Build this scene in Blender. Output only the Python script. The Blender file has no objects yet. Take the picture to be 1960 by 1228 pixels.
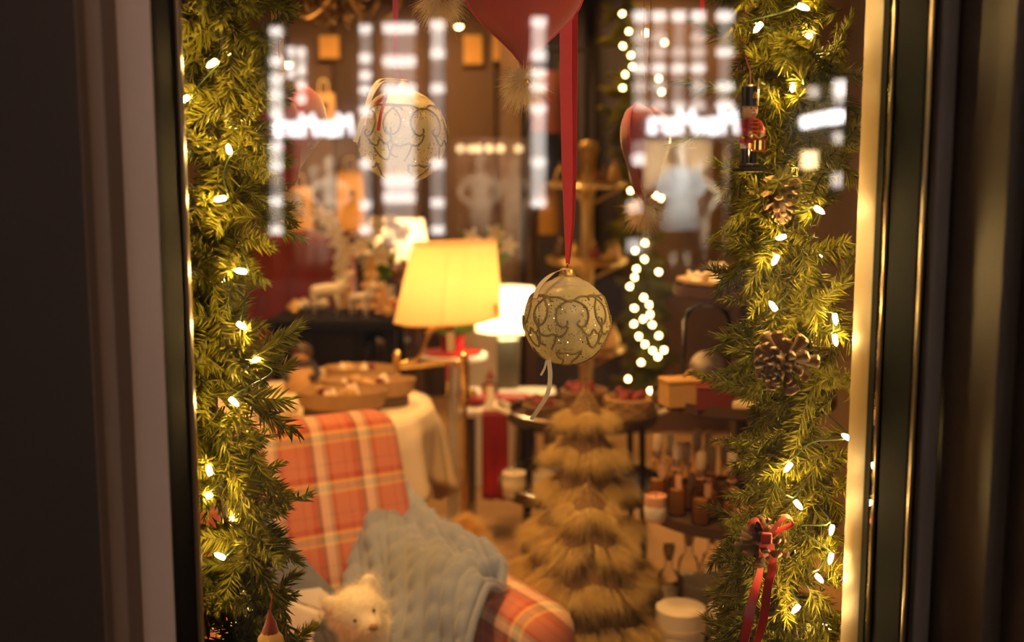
import bpy, bmesh, math, random
import numpy as np
from mathutils import Vector, Matrix

R = math.radians
sc = bpy.context.scene
COL = sc.collection
FPX = 2050.0
PITCH = R(7.14)
EYE = 1.45
GLASS = 1.20          # street face of the pane

# ------------------------------------------------------------------ camera
cd = bpy.data.cameras.new('camera'); cam = bpy.data.objects.new('camera', cd); COL.objects.link(cam)
cam.location = (0, 0, EYE); cam.rotation_euler = (R(90) - PITCH, 0, 0)
cd.sensor_width = 36; cd.lens = FPX * 36 / 1960; cd.clip_start = .02; cd.clip_end = 200
cd.dof.use_dof = True; cd.dof.focus_distance = 1.50; cd.dof.aperture_fstop = 2.6
sc.camera = cam
# ------------------------------------------------------------------ view, world
sc.view_settings.view_transform = 'Standard'
try: sc.view_settings.look = 'None'
except Exception: pass
sc.view_settings.exposure = 0.0; sc.view_settings.gamma = 1.0; sc.view_settings.use_curve_mapping = False
sc.cycles.use_denoising = True
sc.cycles.max_bounces = 8; sc.cycles.transparent_max_bounces = 24
sc.cycles.sample_clamp_indirect = 30.0
sc.cycles.caustics_reflective = False; sc.cycles.caustics_refractive = False
w = bpy.data.worlds.new('night'); sc.world = w; w.use_nodes = True
w.node_tree.nodes['Background'].inputs[0].default_value = (.30, .20, .16, 1)
w.node_tree.nodes['Background'].inputs[1].default_value = .055

def lamp(name, kind, loc, energy, col, size=.1, rot=(0,0,0), spot=None, blend=.6):
    l = bpy.data.lights.new(name, kind); l.energy = energy; l.color = col
    if kind == 'AREA': l.shape = 'DISK'; l.size = size
    else: l.shadow_soft_size = size
    if spot: l.spot_size = R(spot); l.spot_blend = blend
    o = bpy.data.objects.new(name, l); COL.objects.link(o); o.location = loc; o.rotation_euler = rot
    return o
WARM = (1, .49, .14); WARMER = (1, .55, .17)
def aim(o, target):
    d = Vector(target) - o.location
    o.rotation_euler = d.to_track_quat('-Z', 'Y').to_euler()
# ceiling downlights of the shop
for ci, (x, y, e, sp, tgt) in enumerate((
    (-.25, 2.75, 26, 100, (-.30, 2.75, 0)), (.30, 2.0, 10, 100, (.30, 2.35, 0)), (-.75, 3.5, 42, 105, (-.7, 3.5, 0)),
    (.45, 3.6, 16, 105, (.45, 3.6, 0)), (-1.1, 4.7, 42, 120, (-1.0, 5.0, .6)), (0.0, 5.2, 46, 120, (-.1, 5.6, 1.0)),
    (-.55, 6.1, 60, 120, (-.6, 7.0, 1.3)), (.85, 5.6, 24, 120, (.85, 6.2, .9)), (-1.5, 6.0, 30, 120, (-1.5, 7, 1.2)))):
    o = lamp('ceiling_spot_%d_offscreen' % (ci+1), 'SPOT', (x, y, 2.72), e*1.9, WARM, .05, spot=sp); aim(o, tgt)
for (x, y, e, tgt) in ((-.36, 1.66, 66, (-.25, 2.5, .5)), (-.22, 1.75, 95, (.18, 2.6, .60))):
    o = lamp('ceiling_spot_front_%s_offscreen' % ('a' if e < 80 else 'b'), 'SPOT', (x, y, 2.72), e, WARM, .05, spot=75); aim(o, tgt)
# street lamp on the pavement behind the photographer
lamp('street_lamp_offscreen', 'POINT', (1.4, -2.4, 4.2), 380, (1, .68, .50), .18)

# ------------------------------------------------------------------ helpers
def A(px, py, Y):
    dx = (px - 980) / FPX; dz = -(py - 614) / FPX
    d = Vector((dx, math.cos(PITCH) + dz * math.sin(PITCH), -math.sin(PITCH) + dz * math.cos(PITCH)))
    t = Y / d.y
    return Vector((t * d.x, Y, EYE + t * d.z))
def S(Y): return Y * 1.012 / FPX      # metres per pixel at that distance
def RF(px, py, Yv):                   # a point whose mirror image in the pane shows at that pixel
    p = A(px, py, Yv); return Vector((p.x, 2 * GLASS - p.y, p.z))

class MB:
    def __init__(s): s.v = []; s.f = []
    def add(s, vs, fs):
        n = len(s.v); s.v += [tuple(p) for p in vs]; s.f += [tuple(i + n for i in f) for f in fs]; return s
    def box(s, x0, x1, y0, y1, z0, z1):
        return s.add([(x0,y0,z0),(x1,y0,z0),(x1,y1,z0),(x0,y1,z0),(x0,y0,z1),(x1,y0,z1),(x1,y1,z1),(x0,y1,z1)],
                     [(0,3,2,1),(4,5,6,7),(0,1,5,4),(1,2,6,5),(2,3,7,6),(3,0,4,7)])
    def rbox(s, c, d, r, seg=3):
        bm = bmesh.new(); bmesh.ops.create_cube(bm, size=1)
        for v in bm.verts: v.co = Vector((v.co.x*d[0], v.co.y*d[1], v.co.z*d[2]))
        bmesh.ops.bevel(bm, geom=bm.edges[:], offset=r, segments=seg, profile=.5, affect='EDGES', clamp_overlap=True)
        bm.verts.ensure_lookup_table(); bm.verts.index_update()
        s.add([v.co + Vector(c) for v in bm.verts], [[v.index for v in f.verts] for f in bm.faces]); bm.free(); return s
    def tube(s, path, r, seg=8, caps=True, flat=1.0, closed=False):
        P = [Vector(p) for p in path]; n = len(P)
        rr = r if isinstance(r, (list, tuple)) else [r] * n
        vs = []; fs = []; up = None
        for i in range(n):
            if closed: t = P[(i+1) % n] - P[i-1]
            else: t = P[min(i+1, n-1)] - P[max(i-1, 0)]
            t = t.normalized() if t.length > 1e-9 else Vector((0,0,1))
            if up is None:
                up = Vector((0,0,1)) if abs(t.z) < .9 else Vector((1,0,0))
            a = (up - t * up.dot(t)); a = a.normalized() if a.length > 1e-6 else t.orthogonal().normalized()
            b = t.cross(a); up = a
            for k in range(seg):
                an = 2 * math.pi * k / seg
                vs.append(P[i] + a * (math.cos(an) * rr[i]) + b * (math.sin(an) * rr[i] * flat))
        m = n if closed else n - 1
        for i in range(m):
            j = (i + 1) % n
            for k in range(seg):
                fs.append((i*seg+k, i*seg+(k+1) % seg, j*seg+(k+1) % seg, j*seg+k))
        if caps and not closed:
            fs.append(tuple(range(seg-1, -1, -1))); fs.append(tuple((n-1)*seg+k for k in range(seg)))
        return s.add(vs, fs)
    def lathe(s, prof, seg=32, c=(0,0,0), wob=None):
        vs = []; fs = []; idx = []
        for (r, z) in prof:
            if r < 1e-6: idx.append([len(vs)]); vs.append((c[0], c[1], c[2]+z))
            else:
                row = []
                for k in range(seg):
                    an = 2*math.pi*k/seg; q = r * (wob(an, z) if wob else 1)
                    row.append(len(vs)); vs.append((c[0]+q*math.cos(an), c[1]+q*math.sin(an), c[2]+z))
                idx.append(row)
        for i in range(len(idx)-1):
            a, b = idx[i], idx[i+1]
            for k in range(seg):
                k2 = (k+1) % seg
                if len(a) == 1 and len(b) == 1: break
                if len(a) == 1: fs.append((a[0], b[k2], b[k]))
                elif len(b) == 1: fs.append((a[k], a[k2], b[0]))
                else: fs.append((a[k], a[k2], b[k2], b[k]))
        return s.add(vs, fs)
    def ball(s, c, r, seg=16, rings=10):
        rx, ry, rz = r if isinstance(r, (tuple, list)) else (r, r, r)
        vs = []; fs = []
        vs.append((c[0], c[1], c[2]-rz))
        for i in range(1, rings):
            th = math.pi*i/rings
            for k in range(seg):
                an = 2*math.pi*k/seg
                vs.append((c[0]+rx*math.sin(th)*math.cos(an), c[1]+ry*math.sin(th)*math.sin(an), c[2]-rz*math.cos(th)))
        vs.append((c[0], c[1], c[2]+rz)); top = len(vs)-1
        for k in range(seg):
            fs.append((0, 1+(k+1) % seg, 1+k)); o = 1+(rings-2)*seg; fs.append((top, o+k, o+(k+1) % seg))
        for i in range(rings-2):
            for k in range(seg):
                a = 1+i*seg; b = a+seg; fs.append((a+k, a+(k+1) % seg, b+(k+1) % seg, b+k))
        return s.add(vs, fs)
    def grid(s, fn, nu, nv):
        vs = [fn(i/nu, j/nv) for j in range(nv+1) for i in range(nu+1)]
        fs = [(j*(nu+1)+i, j*(nu+1)+i+1, (j+1)*(nu+1)+i+1, (j+1)*(nu+1)+i) for j in range(nv) for i in range(nu)]
        return s.add(vs, fs)
    def band(s, path, wdir, width, th=.0006):      # a ribbon strip with a real thickness
        P = [Vector(p) for p in path]; n = len(P); vs = []; fs = []
        for i in range(n):
            t = (P[min(i+1, n-1)] - P[max(i-1, 0)]).normalized()
            wd = wdir[i] if isinstance(wdir, list) else wdir
            a = Vector(wd); a = (a - t*a.dot(t)).normalized(); b = t.cross(a)
            ww = width[i] if isinstance(width, (list, tuple)) else width
            for (p, q) in ((-1,-1), (1,-1), (1,1), (-1,1)): vs.append(P[i] + a*(p*ww/2) + b*(q*th/2))
        for i in range(n-1):
            for k in range(4): fs.append((i*4+k, i*4+(k+1) % 4, i*4+4+(k+1) % 4, i*4+4+k))
        fs.append((3,2,1,0)); fs.append(tuple((n-1)*4+k for k in range(4)))
        return s.add(vs, fs)
    def prism(s, pts, z0, z1, axis='z'):
        n = len(pts)
        def q(p, h): return (p[0], p[1], h) if axis == 'z' else ((p[0], h, p[1]) if axis == 'y' else (h, p[0], p[1]))
        vs = [q(p, z0) for p in pts] + [q(p, z1) for p in pts]
        fs = [tuple(range(n-1, -1, -1)), tuple(range(n, 2*n))] + [(i, (i+1) % n, n+(i+1) % n, n+i) for i in range(n)]
        return s.add(vs, fs)
    def warp(s, fn): s.v = [tuple(fn(Vector(p))) for p in s.v]; return s
    def mesh(s, name, mat, smooth=40):
        me = bpy.data.meshes.new(name); me.from_pydata(s.v, [], s.f); finish(me, mat, smooth); return me
    def build(s, name, mat, parent=None, smooth=40, loc=None, rot=None):
        return link(name, s.mesh(name, mat, smooth), parent, loc, rot)
def finish(me, mat, smooth=40):
    for m in (mat if isinstance(mat, (list, tuple)) else [mat]):
        me.materials.append(MT[m] if isinstance(m, str) else m)
    if smooth:
        me.polygons.foreach_set('use_smooth', [True]*len(me.polygons)); me.update()
        if smooth < 180: me.set_sharp_from_angle(angle=R(smooth))
    me.validate(); me.update()
def link(name, me, parent=None, loc=None, rot=None):
    o = bpy.data.objects.new(name, me); COL.objects.link(o)
    if parent: o.parent = parent
    if loc is not None: o.location = loc
    if rot is not None: o.rotation_euler = rot
    return o
def tag(o, label=None, cat=None, group=None, kind=None):
    if label: o['label'] = label
    if cat: o['category'] = cat
    if group: o['group'] = group
    if kind: o['kind'] = kind
    return o
def thing(name, label, cat, loc=(0,0,0), rot=(0,0,0), group=None):
    o = link(name, None, None, loc, rot); o.empty_display_size = .02
    return tag(o, label, cat, group)
def dup(root, loc=None, rot=None, label=None, group=None, scale=None):
    r = root.copy(); COL.objects.link(r)
    if loc is not None: r.location = loc
    if rot is not None: r.rotation_euler = rot
    if scale is not None: r.scale = (scale,)*3 if not isinstance(scale, tuple) else scale
    if label: r['label'] = label
    if group: r['group'] = group
    for ch in list(root.children):
        c = ch.copy(); COL.objects.link(c); c.parent = r
        for g in list(ch.children):
            d = g.copy(); COL.objects.link(d); d.parent = c
    return r
def np_mesh(name, V, Q, mat, smooth=True):
    me = bpy.data.meshes.new(name); n = len(V); m = len(Q); k = Q.shape[1]
    me.vertices.add(n); me.vertices.foreach_set('co', np.ascontiguousarray(V, dtype=np.float32).ravel())
    me.loops.add(m*k); me.loops.foreach_set('vertex_index', np.ascontiguousarray(Q, dtype=np.int32).ravel())
    me.polygons.add(m); me.polygons.foreach_set('loop_start', np.arange(0, m*k, k, dtype=np.int32))
    me.polygons.foreach_set('loop_total', np.full(m, k, dtype=np.int32))
    me.update(calc_edges=True); me.materials.append(MT[mat])
    if smooth: me.polygons.foreach_set('use_smooth', [True]*m)
    return me
def hair_mesh(name, base, dirs, length, width, mat, seed=1, seg=4, droop=.3, curl=.25):
    """thin tapering strands rooted at base, growing along dirs, sagging"""
    rg = np.random.default_rng(seed); n = len(base)
    base = np.asarray(base, float); d = np.asarray(dirs, float)
    d /= np.linalg.norm(d, axis=1, keepdims=True) + 1e-9
    L = np.asarray(length) * (0.65 + .5*rg.random(n)); cl = rg.normal(0, curl, (n, 3)); side = np.cross(d, rg.normal(0, 1, (n, 3)))
    side /= np.linalg.norm(side, axis=1, keepdims=True) + 1e-9
    V = np.zeros((n, seg+1, 2, 3))
    for k in range(seg+1):
        t = k/seg
        p = base + (d + cl*t*.8) * (L*t)[:, None]; p[:, 2] -= droop*L*t*t
        wv = width*(1-.85*t)*.5
        V[:, k, 0] = p + side*wv; V[:, k, 1] = p - side*wv
    idx = np.arange(n*(seg+1)*2).reshape(n, seg+1, 2)
    Q = np.stack([idx[:, :-1, 0], idx[:, :-1, 1], idx[:, 1:, 1], idx[:, 1:, 0]], -1).reshape(-1, 4)
    return np_mesh(name, V.reshape(-1, 3), Q, mat)
def smoothpath(pts, n=8):
    P = [Vector(p) for p in pts]; out = []
    for i in range(len(P)-1):
        p0 = P[max(i-1, 0)]; p1 = P[i]; p2 = P[i+1]; p3 = P[min(i+2, len(P)-1)]
        for k in range(n):
            t = k/n
            out.append(.5*((2*p1) + (p2-p0)*t + (2*p0-5*p1+4*p2-p3)*t*t + (3*p1-p0-3*p2+p3)*t**3))
    out.append(P[-1]); return out

# ------------------------------------------------------------------ materials
MT = {}
def M(name, col, rough=.5, metal=0., bump=None, var=None, emit=0., ecol=None, sheen=0., spec=.5, trans=0., tcol=None, coat=0.):
    m = bpy.data.materials.new(name); m.use_nodes = True; nt = m.node_tree; N = nt.nodes; L = nt.links
    p = N['Principled BSDF']; p.inputs['Base Color'].default_value = (*col, 1)
    p.inputs['Roughness'].default_value = rough; p.inputs['Metallic'].default_value = metal
    p.inputs['Specular IOR Level'].default_value = spec; p.inputs['Sheen Weight'].default_value = sheen
    p.inputs['Coat Weight'].default_value = coat
    tc = N.new('ShaderNodeTexCoord')
    if var:      # (scale, amount) of tone variation
        nz = N.new('ShaderNodeTexNoise'); nz.inputs['Scale'].default_value = var[0]; nz.inputs['Detail'].default_value = 4
        L.new(tc.outputs['Object'], nz.inputs['Vector'])
        mx = N.new('ShaderNodeMix'); mx.data_type = 'RGBA'
        mx.inputs[6].default_value = (*[c*(1-var[1]) for c in col], 1); mx.inputs[7].default_value = (*[min(1, c*(1+var[1])) for c in col], 1)
        L.new(nz.outputs['Fac'], mx.inputs[0]); L.new(mx.outputs[2], p.inputs['Base Color'])
    if bump:
        nb = N.new('ShaderNodeTexNoise'); nb.inputs['Scale'].default_value = bump[0]; nb.inputs['Detail'].default_value = 3
        L.new(tc.outputs['Object'], nb.inputs['Vector'])
        b = N.new('ShaderNodeBump'); b.inputs['Strength'].default_value = bump[1]; b.inputs['Distance'].default_value = .002
        L.new(nb.outputs['Fac'], b.inputs['Height']); L.new(b.outputs['Normal'], p.inputs['Normal'])
    if emit:
        p.inputs['Emission Color'].default_value = (*(ecol or col), 1); p.inputs['Emission Strength'].default_value = emit
    if trans:
        out = N['Material Output']; t = N.new('ShaderNodeBsdfTranslucent'); t.inputs[0].default_value = (*(tcol or col), 1)
        ms = N.new('ShaderNodeMixShader'); ms.inputs[0].default_value = trans
        L.new(p.outputs[0], ms.inputs[1]); L.new(t.outputs[0], ms.inputs[2]); L.new(ms.outputs[0], out.inputs[0])
    MT[name] = m; return m
def GL(name, tint=(1,1,1), ior=1.5, rough=0., extra=0.):       # thin clear glass: see-through with a Fresnel reflection
    m = bpy.data.materials.new(name); m.use_nodes = True; nt = m.node_tree; N = nt.nodes; L = nt.links
    N.remove(N['Principled BSDF']); out = N['Material Output']
    t = N.new('ShaderNodeBsdfTransparent'); t.inputs[0].default_value = (*tint, 1)
    g = N.new('ShaderNodeBsdfGlossy'); g.inputs['Roughness'].default_value = rough
    f = N.new('ShaderNodeFresnel'); f.inputs[0].default_value = ior
    ms = N.new('ShaderNodeMixShader')
    if extra:
        ad = N.new('ShaderNodeMath'); ad.inputs[1].default_value = extra; L.new(f.outputs[0], ad.inputs[0]); L.new(ad.outputs[0], ms.inputs[0])
    else: L.new(f.outputs[0], ms.inputs[0])
    L.new(t.outputs[0], ms.inputs[1]); L.new(g.outputs[0], ms.inputs[2]); L.new(ms.outputs[0], out.inputs[0])
    MT[name] = m; return m
def ramp_stops(N, stops):
    r = N.new('ShaderNodeValToRGB'); cr = r.color_ramp; cr.interpolation = 'CONSTANT'
    cr.elements[0].position = stops[0][0]; cr.elements[0].color = (*stops[0][1], 1)
    cr.elements[1].position = stops[1][0]; cr.elements[1].color = (*stops[1][1], 1)
    for (p, c) in stops[2:]:
        e = cr.elements.new(p); e.color = (*c, 1)
    return r
def plaid(name, ua, ub, k=5.2, offs=(0,0)):
    """tartan wool; ua, ub are the weights of local x, y, z that make the two thread directions"""
    m = bpy.data.materials.new(name); m.use_nodes = True; nt = m.node_tree; N = nt.nodes; L = nt.links
    p = N['Principled BSDF']; p.inputs['Roughness'].default_value = .9; p.inputs['Sheen Weight'].default_value = .3
    tc = N.new('ShaderNodeTexCoord')
    coral = (.62,.21,.12); red = (.48,.075,.04); yel = (.95,.55,.14); grey = (.46,.40,.29); dark = (.20,.11,.10); cream = (.88,.70,.50)
    S1 = [(0,coral),(.12,yel),(.17,grey),(.30,yel),(.37,red),(.50,coral),(.70,dark),(.715,coral)]
    S2 = [(0,coral),(.20,red),(.23,coral),(.38,red),(.50,dark),(.58,cream),(.76,grey),(.84,red),(.92,coral)]
    outs = []
    for wts, stops, of in ((ub, S1, offs[0]), (ua, S2, offs[1])):
        d = N.new('ShaderNodeVectorMath'); d.operation = 'DOT_PRODUCT'; d.inputs[1].default_value = wts
        L.new(tc.outputs['Object'], d.inputs[0])
        mu = N.new('ShaderNodeMath'); mu.operation = 'MULTIPLY_ADD'; mu.inputs[1].default_value = k; mu.inputs[2].default_value = of + 20
        L.new(d.outputs['Value'], mu.inputs[0])
        fr = N.new('ShaderNodeMath'); fr.operation = 'FRACT'; L.new(mu.outputs[0], fr.inputs[0])
        r = ramp_stops(N, stops); L.new(fr.outputs[0], r.inputs[0]); outs.append(r)
    mx = N.new('ShaderNodeMix'); mx.data_type = 'RGBA'; mx.inputs[0].default_value = .5
    L.new(outs[0].outputs[0], mx.inputs[6]); L.new(outs[1].outputs[0], mx.inputs[7]); L.new(mx.outputs[2], p.inputs['Base Color'])
    nb = N.new('ShaderNodeTexNoise'); nb.inputs['Scale'].default_value = 260; L.new(tc.outputs['Object'], nb.inputs['Vector'])
    b = N.new('ShaderNodeBump'); b.inputs['Strength'].default_value = .35; b.inputs['Distance'].default_value = .003
    L.new(nb.outputs['Fac'], b.inputs['Height']); L.new(b.outputs['Normal'], p.inputs['Normal'])
    MT[name] = m

M('needle', (.18,.17,.011), .36, spec=.25, var=(60,.35), trans=.22, tcol=(.30,.30,.02))
M('needle_dark', (.135,.125,.010), .36, spec=.25, var=(60,.35), trans=.18, tcol=(.22,.23,.02))
M('twig', (.055,.04,.018), .8)
M('bulb', (1,.8,.5), .3, emit=600, ecol=(1,.62,.20))
M('far_bulb', (1,.8,.5), .3, emit=26, ecol=(1,.66,.25))
M('wire', (.03,.05,.015), .5)
M('wall_dark', (.020,.010,.005), .6, bump=(60,.1), var=(3,.15))
M('board', (.13,.085,.055), .55, bump=(90,.12), var=(4,.12))
M('taupe', (.36,.27,.22), .5, bump=(120,.12), var=(5,.1))
M('rubber', (.006,.0065,.008), .85, spec=.08)
M('navy_metal', (.010,.016,.022), .8, spec=.08)
M('brass_strip', (.34,.24,.13), .35, metal=.8)
M('inner_frame', (.38,.26,.135), .55, bump=(80,.1))
M('stucco', (.20,.15,.12), .9, bump=(30,.3), var=(2,.2))
GL('pane_glass', (.985,.985,.98), 1.5, extra=.014)
M('floor_wood', (.46,.28,.13), .5, var=(2.5,.2), bump=(25,.1))
M('rug', (.52,.36,.20), .95, var=(30,.12), bump=(200,.4))
M('wall_taupe', (.13,.083,.062), .85, var=(1.5,.12))
M('wall_taupe2', (.07,.045,.034), .85, var=(1.5,.12))
M('wall_navy', (.050,.045,.068), .8, var=(1.5,.15))
M('wall_cream', (.17,.112,.07), .85, var=(1.2,.08))
M('ceiling_paint', (.30,.22,.17), .9)
M('bark', (.17,.11,.07), .95, bump=(40,.8), var=(18,.35))
M('red_velvet', (.26,.018,.010), .8, sheen=.6, bump=(300,.2), var=(40,.15))
M('red_satin', (.42,.012,.012), .38, sheen=.3, var=(20,.1))
M('gold_satin', (.72,.42,.08), .35, metal=.25, trans=.25, tcol=(.8,.5,.12))
M('cream_satin', (.78,.68,.46), .4, trans=.25)
M('gold', (.80,.52,.16), .22, metal=1)
M('brass', (.90,.64,.28), .16, metal=1)
M('old_gold', (.62,.42,.16), .4, metal=.85, var=(20,.25))
M('frost', (.74,.66,.36), .33, trans=.42, tcol=(.90,.78,.38), bump=(90,.06), coat=.2)
M('frost_crown', (.76,.68,.46), .6, trans=.3, tcol=(.75,.65,.35), bump=(500,1.))
M('scroll', (.26,.19,.075), .5, metal=.35, bump=(900,1.))
M('glitter', (.95,.82,.48), .12, metal=1)
M('pom_fur', (.82,.68,.42), .8, trans=.35)
M('fur', (.84,.60,.26), .75, trans=.3, tcol=(.85,.58,.22), var=(45,.45))
M('suede', (.21,.12,.05), .95, var=(25,.3), bump=(160,.5))
M('shade_amber', (.88,.74,.48), .8, trans=.72, tcol=(.97,.66,.25))
M('shade_white', (.9,.84,.7), .8, trans=.7, tcol=(.98,.88,.66))
M('lamp_bulb', (1,.9,.7), .4, emit=18, ecol=(1,.72,.36))
M('sleeve', (.9,.8,.55), .5)
M('paper_tag', (.80,.36,.10), .7)
M('red_paper', (.50,.03,.02), .6)
M('marble_green', (.17,.20,.16), .3, var=(9,.4))
M('linen', (.80,.66,.44), .9, bump=(200,.15), var=(6,.06))
M('black_wood', (.011,.008,.007), .6, var=(10,.2), spec=.15)
M('dark_wood', (.075,.042,.022), .5, var=(12,.3), bump=(60,.15))
M('light_wood', (.48,.30,.13), .6, var=(14,.2))
M('red_cloth', (.17,.006,.008), .85, sheen=.4, var=(6,.2))
M('red_gloss', (.33,.014,.014), .35)
M('white_china', (.80,.72,.60), .35)
M('white_paint', (.82,.76,.66), .6, var=(20,.06))
M('white_petal', (.85,.78,.66), .7, trans=.3)
M('leaf', (.085,.20,.03), .45, var=(15,.3), trans=.2, tcol=(.2,.4,.03))
M('knit', (.23,.265,.33), .95, sheen=.4, bump=(160,.5), var=(30,.08))
M('plush', (.90,.82,.62), .95, sheen=.5, var=(60,.06))
M('plush_hair', (.93,.86,.68), .8, trans=.3)
M('nose', (.42,.26,.10), .6)
M('eye', (.02,.015,.01), .15)
M('pillow_blue', (.15,.17,.21), .95, var=(40,.2), bump=(200,.4))
M('pillow_white', (.72,.68,.62), .95, bump=(200,.3))
M('kraft', (.62,.36,.12), .8, var=(12,.1))
M('berry', (.22,.02,.02), .35)
M('wicker', (.22,.12,.05), .7, bump=(90,.4), var=(30,.3))
M('wicker_pale', (.44,.27,.11), .75, bump=(90,.4), var=(30,.2))
M('biscuit', (.60,.36,.14), .75, var=(30,.25))
M('burgundy', (.17,.02,.02), .55)
M('cone_scale', (.12,.066,.030), .6, var=(70,.4))
M('cone_tip', (.26,.15,.065), .6)
M('dark_brass', (.22,.14,.06), .4, metal=.8)
M('skin_paint', (.62,.34,.15), .45)
M('black_paint', (.02,.018,.018), .35)
M('red_paint', (.40,.02,.015), .35)
M('hair_grey', (.16,.14,.12), .8)
M('navy_cloth', (.028,.03,.05), .9)
M('rust_cloth', (.30,.075,.03), .9)
M('mustard_cloth', (.62,.33,.05), .9)
M('teal_cloth', (.16,.32,.25), .9)
M('label_peach', (.78,.45,.30), .7)
GL('clear_glass', (.95,.95,.92), 1.22)
GL('amber_glass', (.97,.90,.74), 1.25)
GL('jar_glass', (.97,.96,.94), 1.18)
M('amber_liquid', (.80,.50,.15), .2, trans=.5, tcol=(.95,.62,.20))
M('silver', (.75,.72,.68), .25, metal=1)
M('blue_box', (.03,.035,.06), .5)
M('feather', (.92,.68,.30), .8, trans=.4, tcol=(.9,.65,.25))
# across the street
M('facade', (.17,.13,.11), .8, var=(.8,.2))
M('facade_dark', (.05,.045,.045), .8)
M('asphalt', (.06,.055,.055), .85, var=(2,.3), bump=(20,.3))
M('win_bright', (1,.95,.9), .5, emit=13, ecol=(1,.90,.82))
M('win_mid', (1,.95,.9), .5, emit=6.5, ecol=(1,.88,.78))
M('win_dim', (.8,.75,.7), .5, emit=2.5, ecol=(1,.84,.74))
M('sign_white', (1,1,1), .5, emit=24, ecol=(1,.95,.96))
M('display_back', (.75,.58,.38), .8)
M('display_pink', (.35,.23,.17), .8)
M('spot_glow', (1,.8,.5), .5, emit=24, ecol=(1,.68,.36))
M('mannequin_white', (.85,.80,.74), .5)
M('coat_blue', (.34,.43,.55), .9)
# ================================================================== the setting
def struct(name, mb, mat, parent=None, smooth=30):
    o = mb.build(name, mat, parent, smooth)
    if not parent: o['kind'] = 'structure'
    return o
XL, XR, YB, ZC = -2.3, 1.28, 7.4, 2.8
Y1 = 1.29                                       # inner face of the shop front
struct('floor', MB().box(XL, XR, Y1, YB, -.08, 0), 'floor_wood')
struct('ceiling', MB().box(XL, XR, Y1, YB, ZC, ZC+.1), 'ceiling_paint')
wb = struct('wall_back', MB().box(XL, XR, YB, YB+.1, 0, ZC), 'wall_taupe')
struct('wall_left', MB().box(XL-.1, XL, Y1, YB, 0, ZC), 'wall_taupe2')
struct('wall_right', MB().box(XR, XR+.1, Y1, YB, 0, ZC), 'wall_cream')
# upright boards on the back wall, each its own piece
for i, (p0, p1, dp, mt) in enumerate(((400,548,.05,'wall_taupe2'),(556,640,.035,'wall_taupe'),(645,716,.07,'wall_taupe2'),(724,812,.03,'wall_taupe'),
                                      (820,850,.08,'wall_taupe2'),(853,948,.05,'wall_taupe'))):
    x0 = A(p0, 300, YB).x; x1 = A(p1, 300, YB).x
    struct('wall_board', MB().rbox(((x0+x1)/2, YB-dp/2-.001, ZC/2), (x1-x0, dp, ZC-.01), .006), mt, wb)
# dark blue partition that carries the stand's corner
x0 = A(1030, 300, 6.2).x; x1 = A(1196, 300, 6.2).x
struct('trim_1', MB().box(x0, x1, 6.2, 6.28, 0, ZC), 'wall_navy')
xm = A(1142, 300, 6.1).x
struct('trim_2', MB().box(xm-.012, xm+.022, 6.12, 6.2, .9, ZC), 'black_wood')
struct('trim_3', MB().box(A(1196,300,6.2).x, XR, 6.24, 6.32, 0, ZC), 'wall_cream')
# bark-clad pillar
P = A(992, 300, 5.6); rad = 34*S(5.6)
def bw(an, z): return 1 + .05*math.sin(3*an+z*2) + .04*math.sin(7*an - z*5) + .03*math.sin(11*an+z*9)
struct('trim_4', MB().lathe([(rad, i*ZC/40) for i in range(41)], 28, (P.x, P.y, 0), bw), 'bark')

# ---- shop front around the window: boards and returns, street side at smaller y
Z0, Z1 = .42, 2.32
struct('wall_front', MB().box(-2.4, -.409, 1.03, Y1, 0, ZC), 'wall_dark')
struct('trim_5', MB().rbox((-.401, 1.13, (Z0+Z1)/2), (.016, .16, Z1-Z0), .0012), 'board')
struct('trim_6', MB().rbox((-.3755, 1.0975, (Z0+Z1)/2), (.035, .015, Z1-Z0), .0015), 'taupe')
struct('trim_7', MB().prism([(-.3570,1.0895),(-.3665,1.2),(-.3665,1.208),(-.392,1.208),(-.392,1.1055),(-.3578,1.1055),(-.3578,1.0895)][::-1], Z0, Z1), 'rubber')
struct('trim_8', MB().rbox((-.3637, 1.198, (Z0+Z1)/2), (.0046, .012, Z1-Z0), .001), 'brass_strip')
struct('wall_front.001', MB().box(.462, 2.4, .90, Y1, 0, ZC), 'wall_dark')
struct('trim_9', MB().rbox((.454, 1.10, (Z0+Z1)/2), (.016, .26, Z1-Z0), .0012), 'board')
struct('trim_10', MB().rbox((.4358, 1.19, (Z0+Z1)/2), (.0165, .20, Z1-Z0), .0025), 'taupe')
struct('trim_11', MB().box(.4195, .4275, 1.105, 1.29, Z0, Z1), 'rubber')
struct('trim_12', MB().rbox((.4212, 1.102, (Z0+Z1)/2), (.0032, .006, Z1-Z0), .0008), 'brass_strip')
struct('trim_13', MB().box(.4188, .4195, 1.11, 1.29, Z0, Z1), 'navy_metal')
struct('trim_14', MB().rbox((.4172, 1.201, (Z0+Z1)/2), (.0030, .010, Z1-Z0), .0008), 'brass_strip')
struct('trim_15', MB().box(.4136, .4156, 1.206, 1.225, Z0, Z1), 'rubber')
struct('trim_16', MB().rbox((.4162, 1.258, (Z0+Z1)/2), (.0048, .064, Z1-Z0), .001), 'inner_frame')
struct('trim_17', MB().box(-.409, -.4082, 1.0295, 1.0505, Z0, Z1), 'board')
struct('trim_18', MB().box(-.393, -.3922, 1.0495, 1.0915, Z0, Z1), 'board')
struct('trim_19', MB().box(.4452, .446, .9705, 1.085, Z0, Z1), 'board')
struct('trim_20', MB().box(.4612, .462, .9005, .97, Z0, Z1), 'board')
struct('wall_front.002', MB().box(-.409, .462, 1.03, Y1, 0, Z0), 'wall_dark')
struct('wall_front.003', MB().box(-.409, .462, 1.03, Y1, Z1, ZC), 'wall_dark')
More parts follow.
